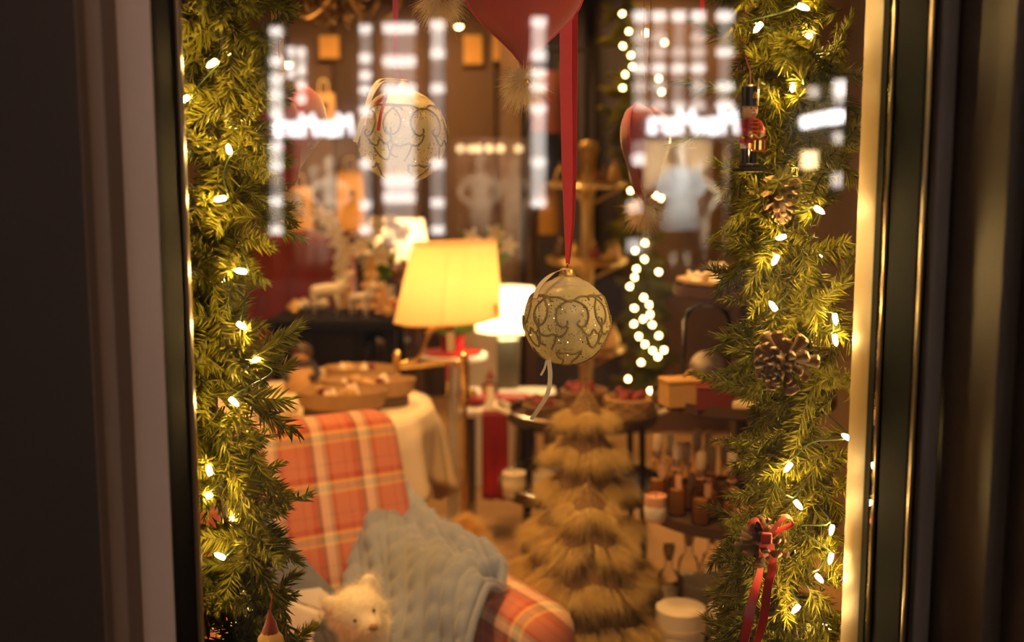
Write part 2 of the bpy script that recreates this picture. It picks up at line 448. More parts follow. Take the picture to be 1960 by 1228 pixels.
win = link('window_1', None); win['kind'] = 'structure'
MB().box(-.366, .4146, GLASS, GLASS+.006, Z0, Z1).build('pane', 'pane_glass', win, 0)
# ---- the street and the shop opposite, seen as a mirror image in the pane
YV = 17.0
YF = 2*GLASS - YV
struct('pavement', MB().box(-14, 14, YF-6, 1.03, -.1, 0), 'asphalt')

def facade():
    t = thing('street_facade', 'dark shop facade across the street with columns of lit panes, mirrored in glass', 'building', (0, YF, 0))
    def loc(p): return Vector((p.x, p.y - YF, p.z))
    x0 = RF(500,300,YV).x; x1 = RF(1418,300,YV).x
    # wall with two shop openings left and right of a pier
    da = (RF(512,0,YV).x, RF(684,0,YV).x); dbb = (RF(858,0,YV).x, RF(1018,0,YV).x); dc = (RF(1238,0,YV).x, RF(1404,0,YV).x)
    zt = RF(0,266,YV).z; edges = [x0, *da, *dbb, *dc, x1]
    for i in range(0, 8, 2):
        MB().box(edges[i], edges[i+1], -.4, 0, 0, zt).build('pier', 'facade', t, 0)
    MB().box(x0, x1, -.4, 0, zt, 8.).build('upper_wall', 'facade', t, 0)
    for (a, b), mt in ((da,'display_pink'), (dbb,'display_pink'), (dc,'display_back')):
        MB().box(a, b, -1.7, -1.62, 0, zt+.1).build('display_wall', mt, t, 0)
        MB().box(a, b, -1.62, 0, 0, .12).build('display_floor', 'facade_dark', t, 0)
        MB().box(a, b, -.06, -.05, .12, zt).build('shop_pane', 'clear_glass', t, 0)
    def pane(px, py, wpx, hpx, mt, dy=.03):
        c = loc(RF(px, py, YV)); k = S(YV)
        MB().rbox((c.x, dy, c.z), (wpx*k, .06, hpx*k), .02, 2).build('lit_pane', mt, t, 0)
    rg = random.Random(5)
    # lit columns: bright bars with paler panes between them
    for (px, wpx, brights, y0, y1) in ((530,22,(60,118,152,182,218,282,318,385,440),48,452), (578,15,(100,136,162,190),88,204), (558,13,(98,142,),88,158),
                                       (700,21,(56,112,146,172,212,314,392,440),45,452), (765,60,(54,118,172,346,378),40,480),
                                       (838,25,(48,104,170,314,388,440),38,450), (1031,27,(42,108,142,166,208,312,388),25,412)):
        ys = [y0] + list(brights) + [y1]
        for yb in brights: pane(px, yb, wpx, 15 if wpx < 40 else 17, 'win_bright', .05)
        for a, b in zip(ys[:-1], ys[1:]):
            if b - a > 26: pane(px, (a+b)/2, wpx*.92, b-a-20, 'win_dim' if rg.random() < .75 else 'win_mid', .02)
    for ci, px in enumerate((1225,1261,1299,1336,1387)):
        for ri, py in enumerate((31,72,100,131,166,202)):
            if rg.random() < .1: continue
            pane(px, py, 30 if ci == 4 else 25, 18 if ri == 0 else 14, 'win_bright' if ri in (0,3) or ci == 4 else 'win_mid')
        pane(px, 115, 20, 150, 'win_dim', .0)
    pane(1222, 305, 22, 22, 'win_bright'); pane(1222, 282, 22, 24, 'win_dim'); pane(1214,395,26,22,'win_mid'); pane(1214,470,26,24,'win_mid')
    # row of small warm spots above the middle display
    for px in (880, 900, 914, 936, 958, 993): 
        c = loc(RF(px, 277, YV)); MB().ball((c.x, -.25, c.z-.05), .055, 10, 8).build('display_spot', 'spot_glow', t)
    return t
facade()
def sign(px, py, hpx, txt, name, label, wpx):
    cu = bpy.data.curves.new(name, 'FONT'); cu.body = txt; cu.extrude = .03; cu.bevel_depth = .006; cu.align_x = 'CENTER'; cu.align_y = 'CENTER'
    tmp = bpy.data.objects.new('tmp', cu); COL.objects.link(tmp)
    bpy.context.view_layer.update()
    me = bpy.data.meshes.new_from_object(tmp.evaluated_get(bpy.context.evaluated_depsgraph_get()))
    bpy.data.objects.remove(tmp)
    co = np.array([v.co for v in me.vertices]); sx = wpx*S(YV)/(co[:,0].max()-co[:,0].min()); sy = hpx*S(YV)/(co[:,1].max()-co[:,1].min())
    for v in me.vertices: v.co = Vector((v.co.x*sx + v.co.y*sy*.12, v.co.y*sy, v.co.z))
    me.materials.clear(); me.materials.append(MT['sign_white'])
    p = RF(px, py, YV)
    return tag(link(name, me, None, (p.x, YF+.09, p.z), (R(90), 0, R(180))), label, 'sign')
sign(602, 242, 42, 'MaxMara', 'shop_sign', 'white lit letters over the two mannequin windows, mirrored backwards in glass', 146)
sign(1324, 236, 46, 'MaxMara', 'shop_sign', 'white lit letters over the blue coat window, mirrored backwards in glass', 168)
# displays lit by their own lamps
for (px, e, c) in ((600, 230, (1,.75,.55)), (938, 230, (1,.72,.5)), (1320, 520, (1,.82,.62))):
    p = RF(px, 270, YV); o = lamp('display_light_%d_offscreen' % px, 'AREA', (p.x, YF-.10, p.z), e, c, .3); aim(o, (p.x, YF-1.1, p.z-1.0))
def mannequin(px, top, bot, Yoff, label, coat=None, hair=False):
    p0 = RF(px, bot, YV); H = (bot-top)*S(YV); k = H/1.85
    t = thing('mannequin', label, 'mannequin', (p0.x, YF-Yoff, max(.12, p0.z)), (0,0,0))
    t.scale = (k,)*3
    b = MB()
    b.lathe([(0,.86),(.15,.88),(.17,.96),(.125,1.14),(.16,1.32),(.175,1.42),(.10,1.50),(.05,1.54),(.048,1.60),(0,1.60)], 18)
    b.warp(lambda v: Vector((v.x, v.y*.62, v.z)))
    for s in (-1,1): b.tube([(s*.09,0,.92),(s*.095,.0,.5),(s*.10,0,.08),(s*.10,.10,.02)], [.09,.065,.045,.03], 10)
    b.build('body', 'mannequin_white', t, 60)
    MB().ball((0,.01,1.72), (.09,.105,.135)).build('head', 'mannequin_white', t, 180)
    for s in (-1,1):
        MB().tube(smoothpath([(s*.18,0,1.42),(s*.33,-.02,1.18),(s*.17,.12,1.0)], 5), [.06]*6+[.05]*5, 10).build('arm', coat or 'mannequin_white', t, 60)
    if coat:
        c = MB().lathe([(.08,1.50),(.17,1.47),(.235,1.38),(.23,1.2),(.215,1.08),(.27,.85),(.33,.55)], 22)
        c.warp(lambda v: Vector((v.x, v.y*.68, v.z))); co = c.build('coat', coat, t, 60)
        for s in (-1,1): MB().prism([(s*.02,1.10),(s*.15,1.40),(s*.06,1.50)], .165, .18, 'y').build('lapel', coat, co, 0)
        MB().tube([(.215*math.cos(a*math.pi/9), .15*math.sin(a*math.pi/9), 1.07) for a in range(18)], .022, 6, closed=True).build('belt', coat, co)
    return t
mannequin(1320, 274, 520, 1.05, 'mannequin in pale blue belted coat in the mirrored shop window', 'coat_blue')
mannequin(1366, 312, 525, 1.4, 'bare white mannequin behind the blue coat in the mirrored window')
mannequin(615, 300, 515, 1.05, 'white mannequin under the mirrored sign nearest the gold ribbon')
mannequin(575, 318, 520, 1.35, 'second white mannequin further back under the mirrored sign')
mannequin(915, 292, 515, 1.1, 'white mannequin under the row of warm spots in the mirrored window')
mannequin(985, 300, 515, 1.4, 'white mannequin beside the bark pillar in the mirrored window')
# a smaller shop further down the street
q = RF(1575, 300, 20)
t = thing('neighbour_facade', 'narrow dark shop front down the street with one bright fascia, mirrored in glass', 'building', (q.x, q.y, 0))
def lq(px, py): v = RF(px, py, 20); return Vector((v.x-q.x, 0, v.z))
xa, xb = lq(1512,0).x, lq(1632,0).x
MB().box(xa, xb, -.5, 0, 0, 6).build('wall', 'facade_dark', t, 0)
a = lq(1532,236); b = lq(1580,226); MB().tube([a+Vector((0,.1,0)), b+Vector((0,.1,0))], .11, 8).build('fascia_light', 'sign_white', t)
a = lq(1584,226); b = lq(1614,222); MB().tube([a+Vector((0,.1,0)), b+Vector((0,.1,0))], .12, 8).build('fascia_light', 'sign_white', t)
for (px, py, rr, m_) in ((1556,176,9,'win_mid'),(1608,168,13,'win_bright'),(1548,306,14,'spot_glow'),(1603,264,9,'win_mid'),(1603,345,12,'win_mid'),(1606,185,10,'win_mid')):
    c = lq(px, py); MB().rbox((c.x, .05, c.z), (rr*2*S(20), .1, rr*2.2*S(20)), .03, 2).build('lit_pane', m_, t, 0)
# ================================================================== fir garlands
def sprig_mesh(seed, Ls=.11, n=150, nl=.021, nw=.0009, mat='needle', flatness=.75):
    rg = random.Random(seed); m = MB(); bend = rg.uniform(-.25,.25); bend2 = rg.uniform(-.2,.2)
    def ax(s): return Vector((bend*s*s/Ls, bend2*s*s/Ls, s))
    stem = [ax(Ls*i/6) for i in range(7)]
    m.tube(stem, [.0017*(1-.6*i/6) for i in range(7)], 5); nst = len(m.f)
    for i in range(n):
        s = Ls*(.06+.94*(i+rg.random())/n); p = ax(s); tip = s/Ls
        a = rg.choice((0, math.pi)) + rg.gauss(0, .55) if rg.random() < flatness else rg.uniform(0, 2*math.pi)
        out = Vector((math.cos(a), math.sin(a), 0))
        fw = R(rg.uniform(38,62)) if tip < .93 else R(rg.uniform(5,45))
        d = out*math.sin(fw) + Vector((0,0,1))*math.cos(fw)
        l = nl*rg.uniform(.75,1.1)*(1-.35*max(0, tip-.6)/.4)
        side = d.cross(Vector((rg.gauss(0,1), rg.gauss(0,1), rg.gauss(0,1)))).normalized(); nb = d.cross(side)
        cv = Vector((0,0,1))*(l*rg.uniform(.05,.22))
        q1 = p + d*l*.55 + cv*.3; q2 = p + d*l + cv
        vs = [p+side*nw*.7, p-side*nw*.5+nb*nw*.5, p-side*nw*.5-nb*nw*.5, q1+side*nw, q1-side*nw*.6+nb*nw*.6, q1-side*nw*.6-nb*nw*.6, q2]
        m.add(vs, [(0,1,4,3),(1,2,5,4),(2,0,3,5),(3,4,6),(4,5,6),(5,3,6)])
    me = m.mesh('sprig', [mat, 'twig'], 180)
    mi = [1]*nst + [0]*(len(m.f)-nst)
    if len(me.polygons) == len(mi): me.polygons.foreach_set('material_index', mi)
    return me
SPL = [sprig_mesh(s, .108, 92, .030, .0019, 'needle', .85) for s in range(6)]
SPR = [sprig_mesh(20+s, .130, 112, .031, .00145, 'needle', .88) for s in range(6)]
def orient(o, base, d, roll, scale):
    q = Vector(d).normalized().to_track_quat('Z', 'Y').to_matrix().to_4x4()
    o.matrix_local = Matrix.Translation(base) @ q @ Matrix.Rotation(roll, 4, 'Z') @ Matrix.Scale(scale, 4)
def bulb_mesh(mat, r=.0031, l=.015):
    return MB().lathe([(0,0),(r*.8,.0005),(r,.003),(r,l*.55),(r*.7,l*.82),(0,l)], 8).mesh('bulb', mat)
BULB = bulb_mesh('bulb'); CAP = MB().lathe([(0,-.008),(.0024,-.008),(.0028,0.0008),(0,.0008)], 8).mesh('socket', 'wire')
def garland(name, label, stem, n, meshes, bulbs, seed, ymin, extra=(), xr=None, tilt=(-1.15,.5), group='fir garlands framing the window', len_fn=None, az=None):
    rg = random.Random(seed); g = thing(name, label, 'garland', (0,0,0), group=None)
    path = [stem(i/60) for i in range(61)]; path.append(Vector((path[-1].x, path[-1].y, 2.795)))
    MB().tube(path, .004, 6).build('stem', 'twig', g)
    for i in range(n):
        t = (i+rg.random())/n; b = stem(t) + Vector((rg.gauss(0,.022), rg.gauss(0,.014), 0))
        for tr in range(30):
            a = rg.uniform(0, 2*math.pi) if not az or rg.random() < .35 else rg.gauss(az, .7)
            e = rg.uniform(*tilt); d = Vector((math.cos(a)*math.cos(e), math.sin(a)*math.cos(e), math.sin(e)))
            s = rg.uniform(.72,1.05) * (len_fn(t, d) if len_fn else 1)
            tip = b + d*.13*s
            if tip.y < ymin: continue
            if xr and not (xr[0] < tip.x < xr[1]): continue
            # keep the lit bulbs in sight
            bad = False
            for bp in bulbs:
                mid = b + d*.06*s
                for pt in (mid, b + d*.1*s, tip):
                    if pt.y < bp.y - .004 and (Vector((pt.x/pt.y - bp.x/bp.y, 0, (pt.z-EYE)/pt.y - (bp.z-EYE)/bp.y))).length < .016: bad = True
            if bad and tr < 25: continue
            break
        o = link('sprig', meshes[rg.randrange(len(meshes))], g); orient(o, b, d, rg.uniform(0, 6.28), s)
    for (b, tip, sc_, roll) in extra:
        o = link('sprig', meshes[rg.randrange(len(meshes))], g); d = Vector(tip)-Vector(b); orient(o, b, d, roll, d.length/.115*sc_)
    return g
def lights(name, label, bulbs, seed, mesh=BULB, wire_r=.0011, group=None, cap=True, down=.3):
    rg = random.Random(seed); t = thing(name, label, 'fairy lights', (0,0,0), group=group)
    bs = sorted(bulbs, key=lambda p: p.z)
    pts = []
    for a, b in zip(bs[:-1], bs[1:]):
        pts.append(a + Vector((0,.012,0))); pts.append((a+b)/2 + Vector((rg.uniform(-.03,.03), .05, 0)))
    pts.append(bs[-1] + Vector((0,.012,0)))
    MB().tube(smoothpath(pts, 5), wire_r, 5).build('wire', 'wire', t)
    for p in bs:
        o = link('bulb', mesh, t); d = Vector((rg.uniform(-1,1), rg.uniform(-.5,.05), rg.uniform(-1,.6)))
        orient(o, p, d, 0, 1)
        if cap: c = link('socket', CAP, t); c.matrix_local = o.matrix_local
    return t
YL, YR = 1.40, 1.47
def stemL(t):
    py = 1420 - t*1640; return A(418 + 18*math.sin(py*.006) + 30*max(0, py-500)/728, py, YL)
def stemR(t):
    py = 1420 - t*1640; return A(1535 + 22*math.sin(py*.009+1), py, YR)
rg = random.Random(3)
frontL = [A(x, y, 1.30+.01*(i % 3)) for i, (x, y) in enumerate(((415,115),(361,185),(440,293),(472,520),(455,618),(440,762),(402,908),(430,1068),(395,948),(432,378)))]
deepL = [A(rg.uniform(395,480), -60+i*150, rg.uniform(1.40,1.44)) for i in range(9)]
def lenL(t, d):
    py = 1420 - t*1640; return 1.0 if d.x < .2 else (.92 if py < 480 else 1.06)
garland('fir_garland', 'green fir garland hanging down the window side by the tartan chair', stemL, 340, SPL, frontL, 7, 1.235, xr=(-.50, -.262), len_fn=lenL)
lights('fairy_light_string', 'warm fairy lights wound through the garland by the tartan chair', frontL+deepL, 8)
frontR = [A(x, y, 1.345+.012*(i % 3)) for i, (x, y) in enumerate(((1527,10),(1458,44),(1518,163),(1440,287),(1560,396),(1503,452),(1489,488),(1486,594),(1597,600),(1597,640),
          (1515,886),(1594,1004),(1592,1058),(1562,1099),(1530,1158),(1521,957),(1628,840)))]
deepR = [A(rg.uniform(1470,1590), -70+i*140, rg.uniform(1.46,1.50)) for i in range(10)]
ex = [(A(1470,745,1.40), A(1352,738,1.38), 1, .3), (A(1480,215,1.45), A(1320,245,1.47), 1, 0), (A(1500,120,1.45), A(1345,75,1.47), 1, .4), (A(1480,170,1.44), A(1330,190,1.45), 1, .2),
      (A(1500,330,1.45), A(1405,345,1.43), 1, .1), (A(1490,340,1.43), A(1412,430,1.41), 1, .2), (A(1500,560,1.44), A(1402,585,1.42), 1, .5), (A(1520,470,1.44), A(1432,500,1.42), 1, .2),
      (A(1500,1080,1.42), A(1390,1085,1.38), 1, .2), (A(1500,1110,1.42), A(1395,1170,1.40), 1, .5), (A(1500,1060,1.42), A(1400,1030,1.40), 1, .1), (A(1500,930,1.44), A(1395,950,1.42), 1, .1),
      (A(1510,860,1.44), A(1410,900,1.42), 1, .6), (A(1520,1150,1.40), A(1430,1225,1.38), 1, .6), (A(1560,1130,1.38), A(1640,1230,1.36), 1, .2), (A(1545,1120,1.39), A(1610,1240,1.36), 1, .9),
      (A(1590,120,1.42), A(1630,20,1.42), .9, .2), (A(1600,560,1.42), A(1634,480,1.42), .9, .1), (A(1600,330,1.42), A(1640,260,1.43), .9, .5)]
garland('fir_garland', 'dark green fir garland with pine cones hanging beside the tiered stand', stemR, 350, SPR, frontR, 11, 1.29, extra=ex, xr=(.285, .475), az=math.pi, tilt=(-1.1,.6))
lights('fairy_light_string', 'warm fairy lights wound through the garland with pine cones', frontR+deepR, 9)

# ---- pine cones
def scale_mesh():
    m = MB(); n = 5
    prof = [(0,.0028,.0014),(.35,.0042,.0018),(.7,.0066,.0030),(.9,.0072,.0046),(1.0,.0046,.0032)]
    L_ = .024
    for (t, wd, th) in prof:
        x = t*L_; z = .004*t*t
        m.v += [(x,-wd,z-.0004),(x,-wd*.5,z+th),(x,wd*.5,z+th),(x,wd,z-.0004),(x,wd*.5,z-th*.6),(x,-wd*.5,z-th*.6)]
    for i in range(4):
        for k in range(6): m.f.append((i*6+k, i*6+(k+1) % 6, i*6+6+(k+1) % 6, i*6+6+k))
    m.f.append(tuple(range(24,30))); m.f.append((5,4,3,2,1,0))
    me = m.mesh('scale', ['cone_scale','cone_tip'], 50)
    for p in me.polygons: p.material_index = 1 if p.index >= 18 and p.index < 24 or p.index == 24 else 0
    return me
SCALE = scale_mesh()
def pine_cone(loc, axis, label, size=1., n=34, top=True):
    t = thing('pine_cone', label, 'pine cone', (0,0,0), group='pine cones wired into the garland')
    q = Vector(axis).normalized().to_track_quat('Z','Y').to_matrix().to_4x4()
    t.matrix_world = Matrix.Translation(loc) @ q @ Matrix.Scale(size, 4)
    MB().lathe([(0,-.030),(.010,-.028),(.014,-.01),(.011,.012),(.004,.032),(0,.034)], 12).build('core', 'dark_wood', t)
    for k in range(n):
        h = k/(n-1); an = k*2.39996
        z = -.022 + .046*h; r0 = .010*(1-h*.75); el = R(-16 + 62*h**1.2); s = (1.22 - .85*h**1.1)*(.9+.2*((k*7) % 5)/5)
        o = link('scale', SCALE, t)
        o.matrix_local = Matrix.Rotation(an, 4, 'Z') @ Matrix.Translation((r0, 0, z)) @ Matrix.Rotation(-el, 4, 'Y') @ Matrix.Scale(s, 4)
    return t
pine_cone(A(1492,697,1.335), (-.55,-.78,-.12), 'brown open pine cone facing the glass above the red box tier', 1.15)
pine_cone(A(1490,385,1.395), (.15,-.35,-.9), 'dark shaded pine cone hanging below the toy soldier', .95)
pine_cone(A(1458,1026,1.355), (-.15,-.30,.95), 'pine cone with golden scale tips tied with red ribbon', .95)
# red ribbon tied in the lower garland
t = thing('ribbon_bow', 'red satin ribbon with trailing ends tied below the lowest pine cone', 'ribbon')
for (pts, wd) in ((((1470,1030),(1478,1060),(1478,1090),(1470,1120),(1462,1180),(1440,1260)), .011), (((1462,1035),(1455,1090),(1440,1150),(1424,1228),(1418,1275)), .012)):
    pp = smoothpath([A(x, y, 1.335+.012*math.sin(i*1.7)) for i, (x, y) in enumerate(pts)], 5)
    MB().band(pp, [Vector((1, .6*math.sin(i*.3), .2)) for i in range(len(pp))], wd).build('ribbon_end', 'red_satin', t)
MB().rbox(tuple(A(1467,1030,1.333)), (.014,.008,.016), .003).build('knot', 'red_satin', t)
for s in (-1,1):
    c = A(1475+s*26, 1001-s*3, 1.345)
    pp = smoothpath([A(1467,1030,1.34), c+Vector((0,-.004,.008)), c+Vector((s*.012,0,-.002)), c+Vector((0,.004,-.010)), A(1467,1030,1.342)], 5)
    MB().band(pp, Vector((0,1,.3)), .010).build('loop', 'red_satin', t)
# ---- toy soldier ornament
def soldier():
    p = A(1432, 322, 1.335); t = thing('toy_soldier', 'small red wooden toy soldier with black hat beating a golden drum', 'ornament', p, (0,0,R(22)))
    k = S(1.335); h = 125*k
    for s in (-1,1):
        lg = MB().tube([(s*.006,0,.004),(s*.006,0,.026)], [.0055,.005], 12).build('leg', 'black_paint', t)
        MB().tube([(s*.006,0,.024),(s*.006,0,.031)], .0052, 12).build('knee_band', 'white_paint', lg)
        MB().rbox((s*.006,-.003,.003), (.010,.016,.006), .002).build('boot', 'black_paint', lg)
    MB().rbox((0,0,-.002), (.03,.026,.005), .001).build('base', 'black_paint', t)
    b = MB().lathe([(0,.030),(.0125,.030),(.0125,.036),(.0105,.044),(.0125,.055),(.0118,.059),(.005,.061),(0,.061)], 18).build('body', 'red_paint', t)
    for z in (.044,.049,.054): MB().box(-.006,.006,-.0128,-.0112,z,z+.0012).build('braid', 'gold', b, 0)
    MB().lathe([(.0128,.036),(.0133,.037),(.0133,.0395),(.0125,.0405)], 18).build('belt', 'gold', b)
    hd = MB().lathe([(0,.060),(.007,.0605),(.0098,.066),(.0098,.073),(.008,.078),(0,.079)], 18).build('head', 'skin_paint', t)
    MB().ball((0,-.0102,.0695), .0018, 8, 6).build('nose', 'skin_paint', hd)
    for s in (-1,1): MB().ball((s*.0038,-.0088,.0725), .0011, 8, 6).build('eye', 'eye', hd)
    MB().band([(-.004,-.0098,.0668),(0,-.0104,.0675),(.004,-.0098,.0668)], Vector((0,0,1)), .0014).build('moustache', 'white_paint', hd)
    MB().ball((0,.004,.070), (.0105,.008,.008), 12, 8).build('hair', 'hair_grey', hd)
    ht = MB().lathe([(0,.0755),(.0112,.0755),(.0105,.080),(.0112,.098),(.008,.101),(0,.102)], 18).build('hat', 'black_paint', t)
    MB().rbox((0,-.0110,.088), (.006,.0014,.008), .0005).build('badge', 'gold', ht)
    MB().tube([(.003,-.011,.095),(.004,-.011,.108)], [.0022,.001], 8).build('plume', 'gold', ht)
    for s in (-1,1):
        ar = MB().tube(smoothpath([(s*.0125,0,.057),(s*.0165,-.004,.047),(s*.010,-.013,.042)], 4), .0038, 10).build('arm', 'red_paint', t)
        MB().ball((s*.009,-.0142,.0415), .0034, 10, 8).build('hand', 'skin_paint', ar)
        MB().tube([(s*.009,-.016,.043),(s*.001,-.022,.036)], .0008, 6).build('drumstick', 'light_wood', ar)
    d = MB().lathe([(0,.020),(.009,.020),(.009,.034),(0,.034)], 18, (0,-.0225,0)).build('drum', 'gold', t)
    for z in (.020,.033): MB().lathe([(.009,z),(.0097,z),(.0097,z+.0016),(.009,z+.0016)], 18, (0,-.0225,0)).build('hoop', 'red_paint', d)
    MB().tube([(0,0,.10),(.001,.003,.118),(.0,.012,.135)], .0007, 5).build('hanger', 'red_satin', t)
soldier()
# ---- little bird-gnome ornament low in the left garland
p = A(518, 1228, 1.30); t = thing('gnome_ornament', 'small round ornament with tall red hat low in the garland', 'ornament', p, group=None)
MB().lathe([(0,-.020),(.012,-.018),(.017,-.006),(.016,.006),(.010,.014),(0,.016)], 18).build('body', 'kraft', t)
MB().lathe([(.0172,-.010),(.0178,-.006),(.0178,-.003),(.0172,0)], 18).build('scarf', 'white_paint', t)
MB().tube([(0,0,.013),(.001,-.001,.026),(-.001,0,.042)], [.011,.007,.001], 12).build('hat', 'red_velvet', t)
MB().ball((0,-.0165,.006), .0028, 8, 6).build('nose', 'skin_paint', t)
MB().tube([(0,0,.040),(.002,.01,.06)], .0007, 5).build('hanger', 'red_satin', t)

# ================================================================== hanging decorations
MOT = [[(580,490),(582,508),(566,524),(542,516),(524,485),(527,445),(555,410),(605,392),(655,408),(684,440),(688,482),(672,515),(646,522),(632,505),(645,490)],
       [(470,380),(484,430),(476,480),(455,514),(432,508),(424,488),(432,480)], [(740,380),(726,430),(734,480),(750,512),(764,505),(760,486)],
       [(428,508),(442,535),(450,562),(480,572),(510,562),(545,572),(572,552),(584,520)], [(764,508),(762,540),(742,562),(718,540),(700,568),(672,556),(648,522)],
       [(450,562),(448,600),(462,618),(480,622)], [(526,566),(520,605),(508,642)], [(748,562),(745,605),(722,634),(698,618),(682,575)],
       [(532,656),(548,690),(572,704),(574,735),(596,750),(618,738),(620,712),(640,690),(657,652),(636,664),(610,668),(585,660),(560,664),(532,656)],
       [(440,392),(455,374),(500,378),(545,380),(600,398),(650,376),(700,378),(745,380),(772,402)]]
def U(px, Y): v = A(px, -60, Y); return Vector((v.x, Y, 2.795))
def bauble(name, label, c, rad, rz, ribbons):
    t = thing(name, label, 'bauble', c, (0,0,rz), group='painted glass baubles')
    prof = [(0,-1)] + [(math.sin(math.pi*i/24), -math.cos(math.pi*i/24)) for i in range(1,22)] + [(.30,.985),(.20,1.03),(.16,1.10),(.155,1.16),(0,1.17)]
    MB().lathe([(r*rad, z*rad) for r, z in prof], 48).build('globe', 'frost', t, 180)
    def sp(px, py, rot, k=1.006):
        x = (px-605)/228; z = -(py-520)/228; n = math.hypot(x, z)
        if n > .97: x *= .97/n; z *= .97/n
        y = -math.sqrt(max(0, 1-x*x-z*z)); ca, sa = math.cos(rot), math.sin(rot)
        return Vector(((x*ca-y*sa), (x*sa+y*ca), z))*rad*k
    for q in range(4):
        ro = q*math.pi/2
        for ln in MOT:
            pts = smoothpath([sp(px, py, ro) for px, py in ln], 4)
            pts = [p_.normalized()*rad*1.004 for p_ in pts]
            MB().tube(pts, .0015, 6).build('scroll_line', 'scroll', t)
    # frosted crown with petal edge
    def cr(u, v):
        a = u*2*math.pi; edge = .52 + .10*abs(math.sin(2*a)) ; th = .22 + v*(edge-.22)
        return Vector((math.sin(th)*math.cos(a), math.sin(th)*math.sin(a), math.cos(th)))*rad*1.010
    MB().grid(cr, 48, 6).build('crown', 'frost_crown', t, 180)
    MB().lathe([(.19*rad,1.02*rad),(.20*rad,1.06*rad),(.17*rad,1.10*rad),(.17*rad,1.19*rad),(.12*rad,1.22*rad),(0,1.22*rad)], 20).build('cap', 'old_gold', t)
    MB().tube([(0, .004*math.cos(a*.628), 1.26*rad+.004*math.sin(a*.628)) for a in range(10)], .0007, 5, closed=True).build('loop', 'gold', t)
    rg_ = random.Random(int(rz*100)+3); g = MB()
    for i in range(2300):
        px = rg_.gauss(605, 105); py = rg_.choice((rg_.gauss(500,28), rg_.gauss(545,25), rg_.gauss(620,30), rg_.gauss(680,18), rg_.gauss(420,25)))
        if (px-605)**2 + (py-500)**2 < 55**2: continue
        p_ = sp(px, py, rg_.randrange(4)*math.pi/2, 1.004); n = Vector((rg_.gauss(0,.5), rg_.gauss(0,.5), rg_.gauss(0,.5))) + p_.normalized()
        n.normalize(); a_ = n.orthogonal().normalized()*rg_.uniform(.0005,.0011); b_ = n.cross(a_)
        g.add([p_+a_, p_+b_, p_-a_, p_-b_, p_-n*.0005], [(0,1,2,3),(1,0,4),(2,1,4),(3,2,4),(0,3,4)])
    gl = g.build('glitter', 'glitter', t, 0); gl['kind'] = 'stuff'
    for (pts, wdir, wd, mt, nm) in ribbons:
        P_ = smoothpath([Vector(p_)-Vector(c) for p_ in pts], 6)
        rot = Matrix.Rotation(-rz, 3, 'Z'); P_ = [rot @ p_ for p_ in P_]; wv = rot @ Vector(wdir)
        wl = wd
        if isinstance(wd, tuple):
            P_ = [rot @ (Vector(p_)-Vector(c)) for p_ in pts]; wl = list(wd)
        MB().band(P_, wv, wl).build(nm, mt, t)
    return t
Yb = 1.47; c2 = A(1085, 614, Yb); rb = 83*S(Yb)
top2 = c2 + Vector((0,0,1.3*rb))
bauble('bauble', 'cream glass bauble with gold scrolls on wide red satin ribbon', c2, rb, R(4),
       [((U(1083,Yb), A(1083,-60,Yb), A(1083,150,Yb), A(1086,330,Yb), A(1087,430,Yb), top2), (1,.15,0), (.017,.017,.017,.015,.011,.004), 'red_satin', 'ribbon'),
        ((U(1098,Yb+.004), A(1098,-60,Yb+.004), A(1097,150,Yb+.004), A(1096,330,Yb+.004), A(1094,430,Yb+.004), top2+Vector((.002,.002,0))), (1,-.3,0), (.012,.012,.012,.011,.008,.003), 'red_satin', 'ribbon'),
        ((top2+Vector((0,0,-.006)), A(1060,522,Yb-.02), A(1034,545,Yb-.03), A(1024,570,Yb-.04)), (1,0,.4), .006, 'cream_satin', 'ribbon_tail'),
        ((A(1050,688,Yb-.035), A(1053,720,Yb-.04), A(1046,758,Yb-.045), A(1016,803,Yb-.045)), (1,.2,.3), .0062, 'cream_satin', 'ribbon_tail'),
        ((A(1046,690,Yb-.035), A(1042,705,Yb-.038), A(1035,718,Yb-.04)), (1,.2,.3), .003, 'cream_satin', 'ribbon_tail')])
Yb1 = 1.62; c1 = A(770, 262, Yb1); rb1 = 86*S(Yb1); top1 = c1 + Vector((0,0,1.3*rb1))
bauble('bauble', 'cream glass bauble with gold scrolls and small red bow on thin ribbon', c1, rb1, R(38),
       [((U(757,Yb1), A(757,-60,Yb1), A(757,60,Yb1), A(757,120,Yb1), top1), (1,.2,0), (.0085,.0085,.0085,.008,.004), 'red_satin', 'ribbon'),
        ((top1+Vector((0,0,-.01)), A(735,155,Yb1-.03), A(712,180,Yb1-.05), A(696,225,Yb1-.06), A(680,272,Yb1-.06)), (1,.1,.4), .0065, 'cream_satin', 'ribbon_tail'),
        ((top1+Vector((0,0,-.008)), A(728,152,Yb1-.02), A(705,190,Yb1-.04), A(697,240,Yb1-.06)), (1,.1,.2), .005, 'cream_satin', 'ribbon_tail'),
        ((A(740,182,Yb1-.075), A(730,215,Yb1-.08), A(724,250,Yb1-.085)), (1,0,.2), .0045, 'red_satin', 'ribbon_tail'),
        ((A(718,200,Yb1-.08), A(730,190,Yb1-.083), A(742,180,Yb1-.083)), (.3,0,1), .005, 'red_satin', 'small_bow')])

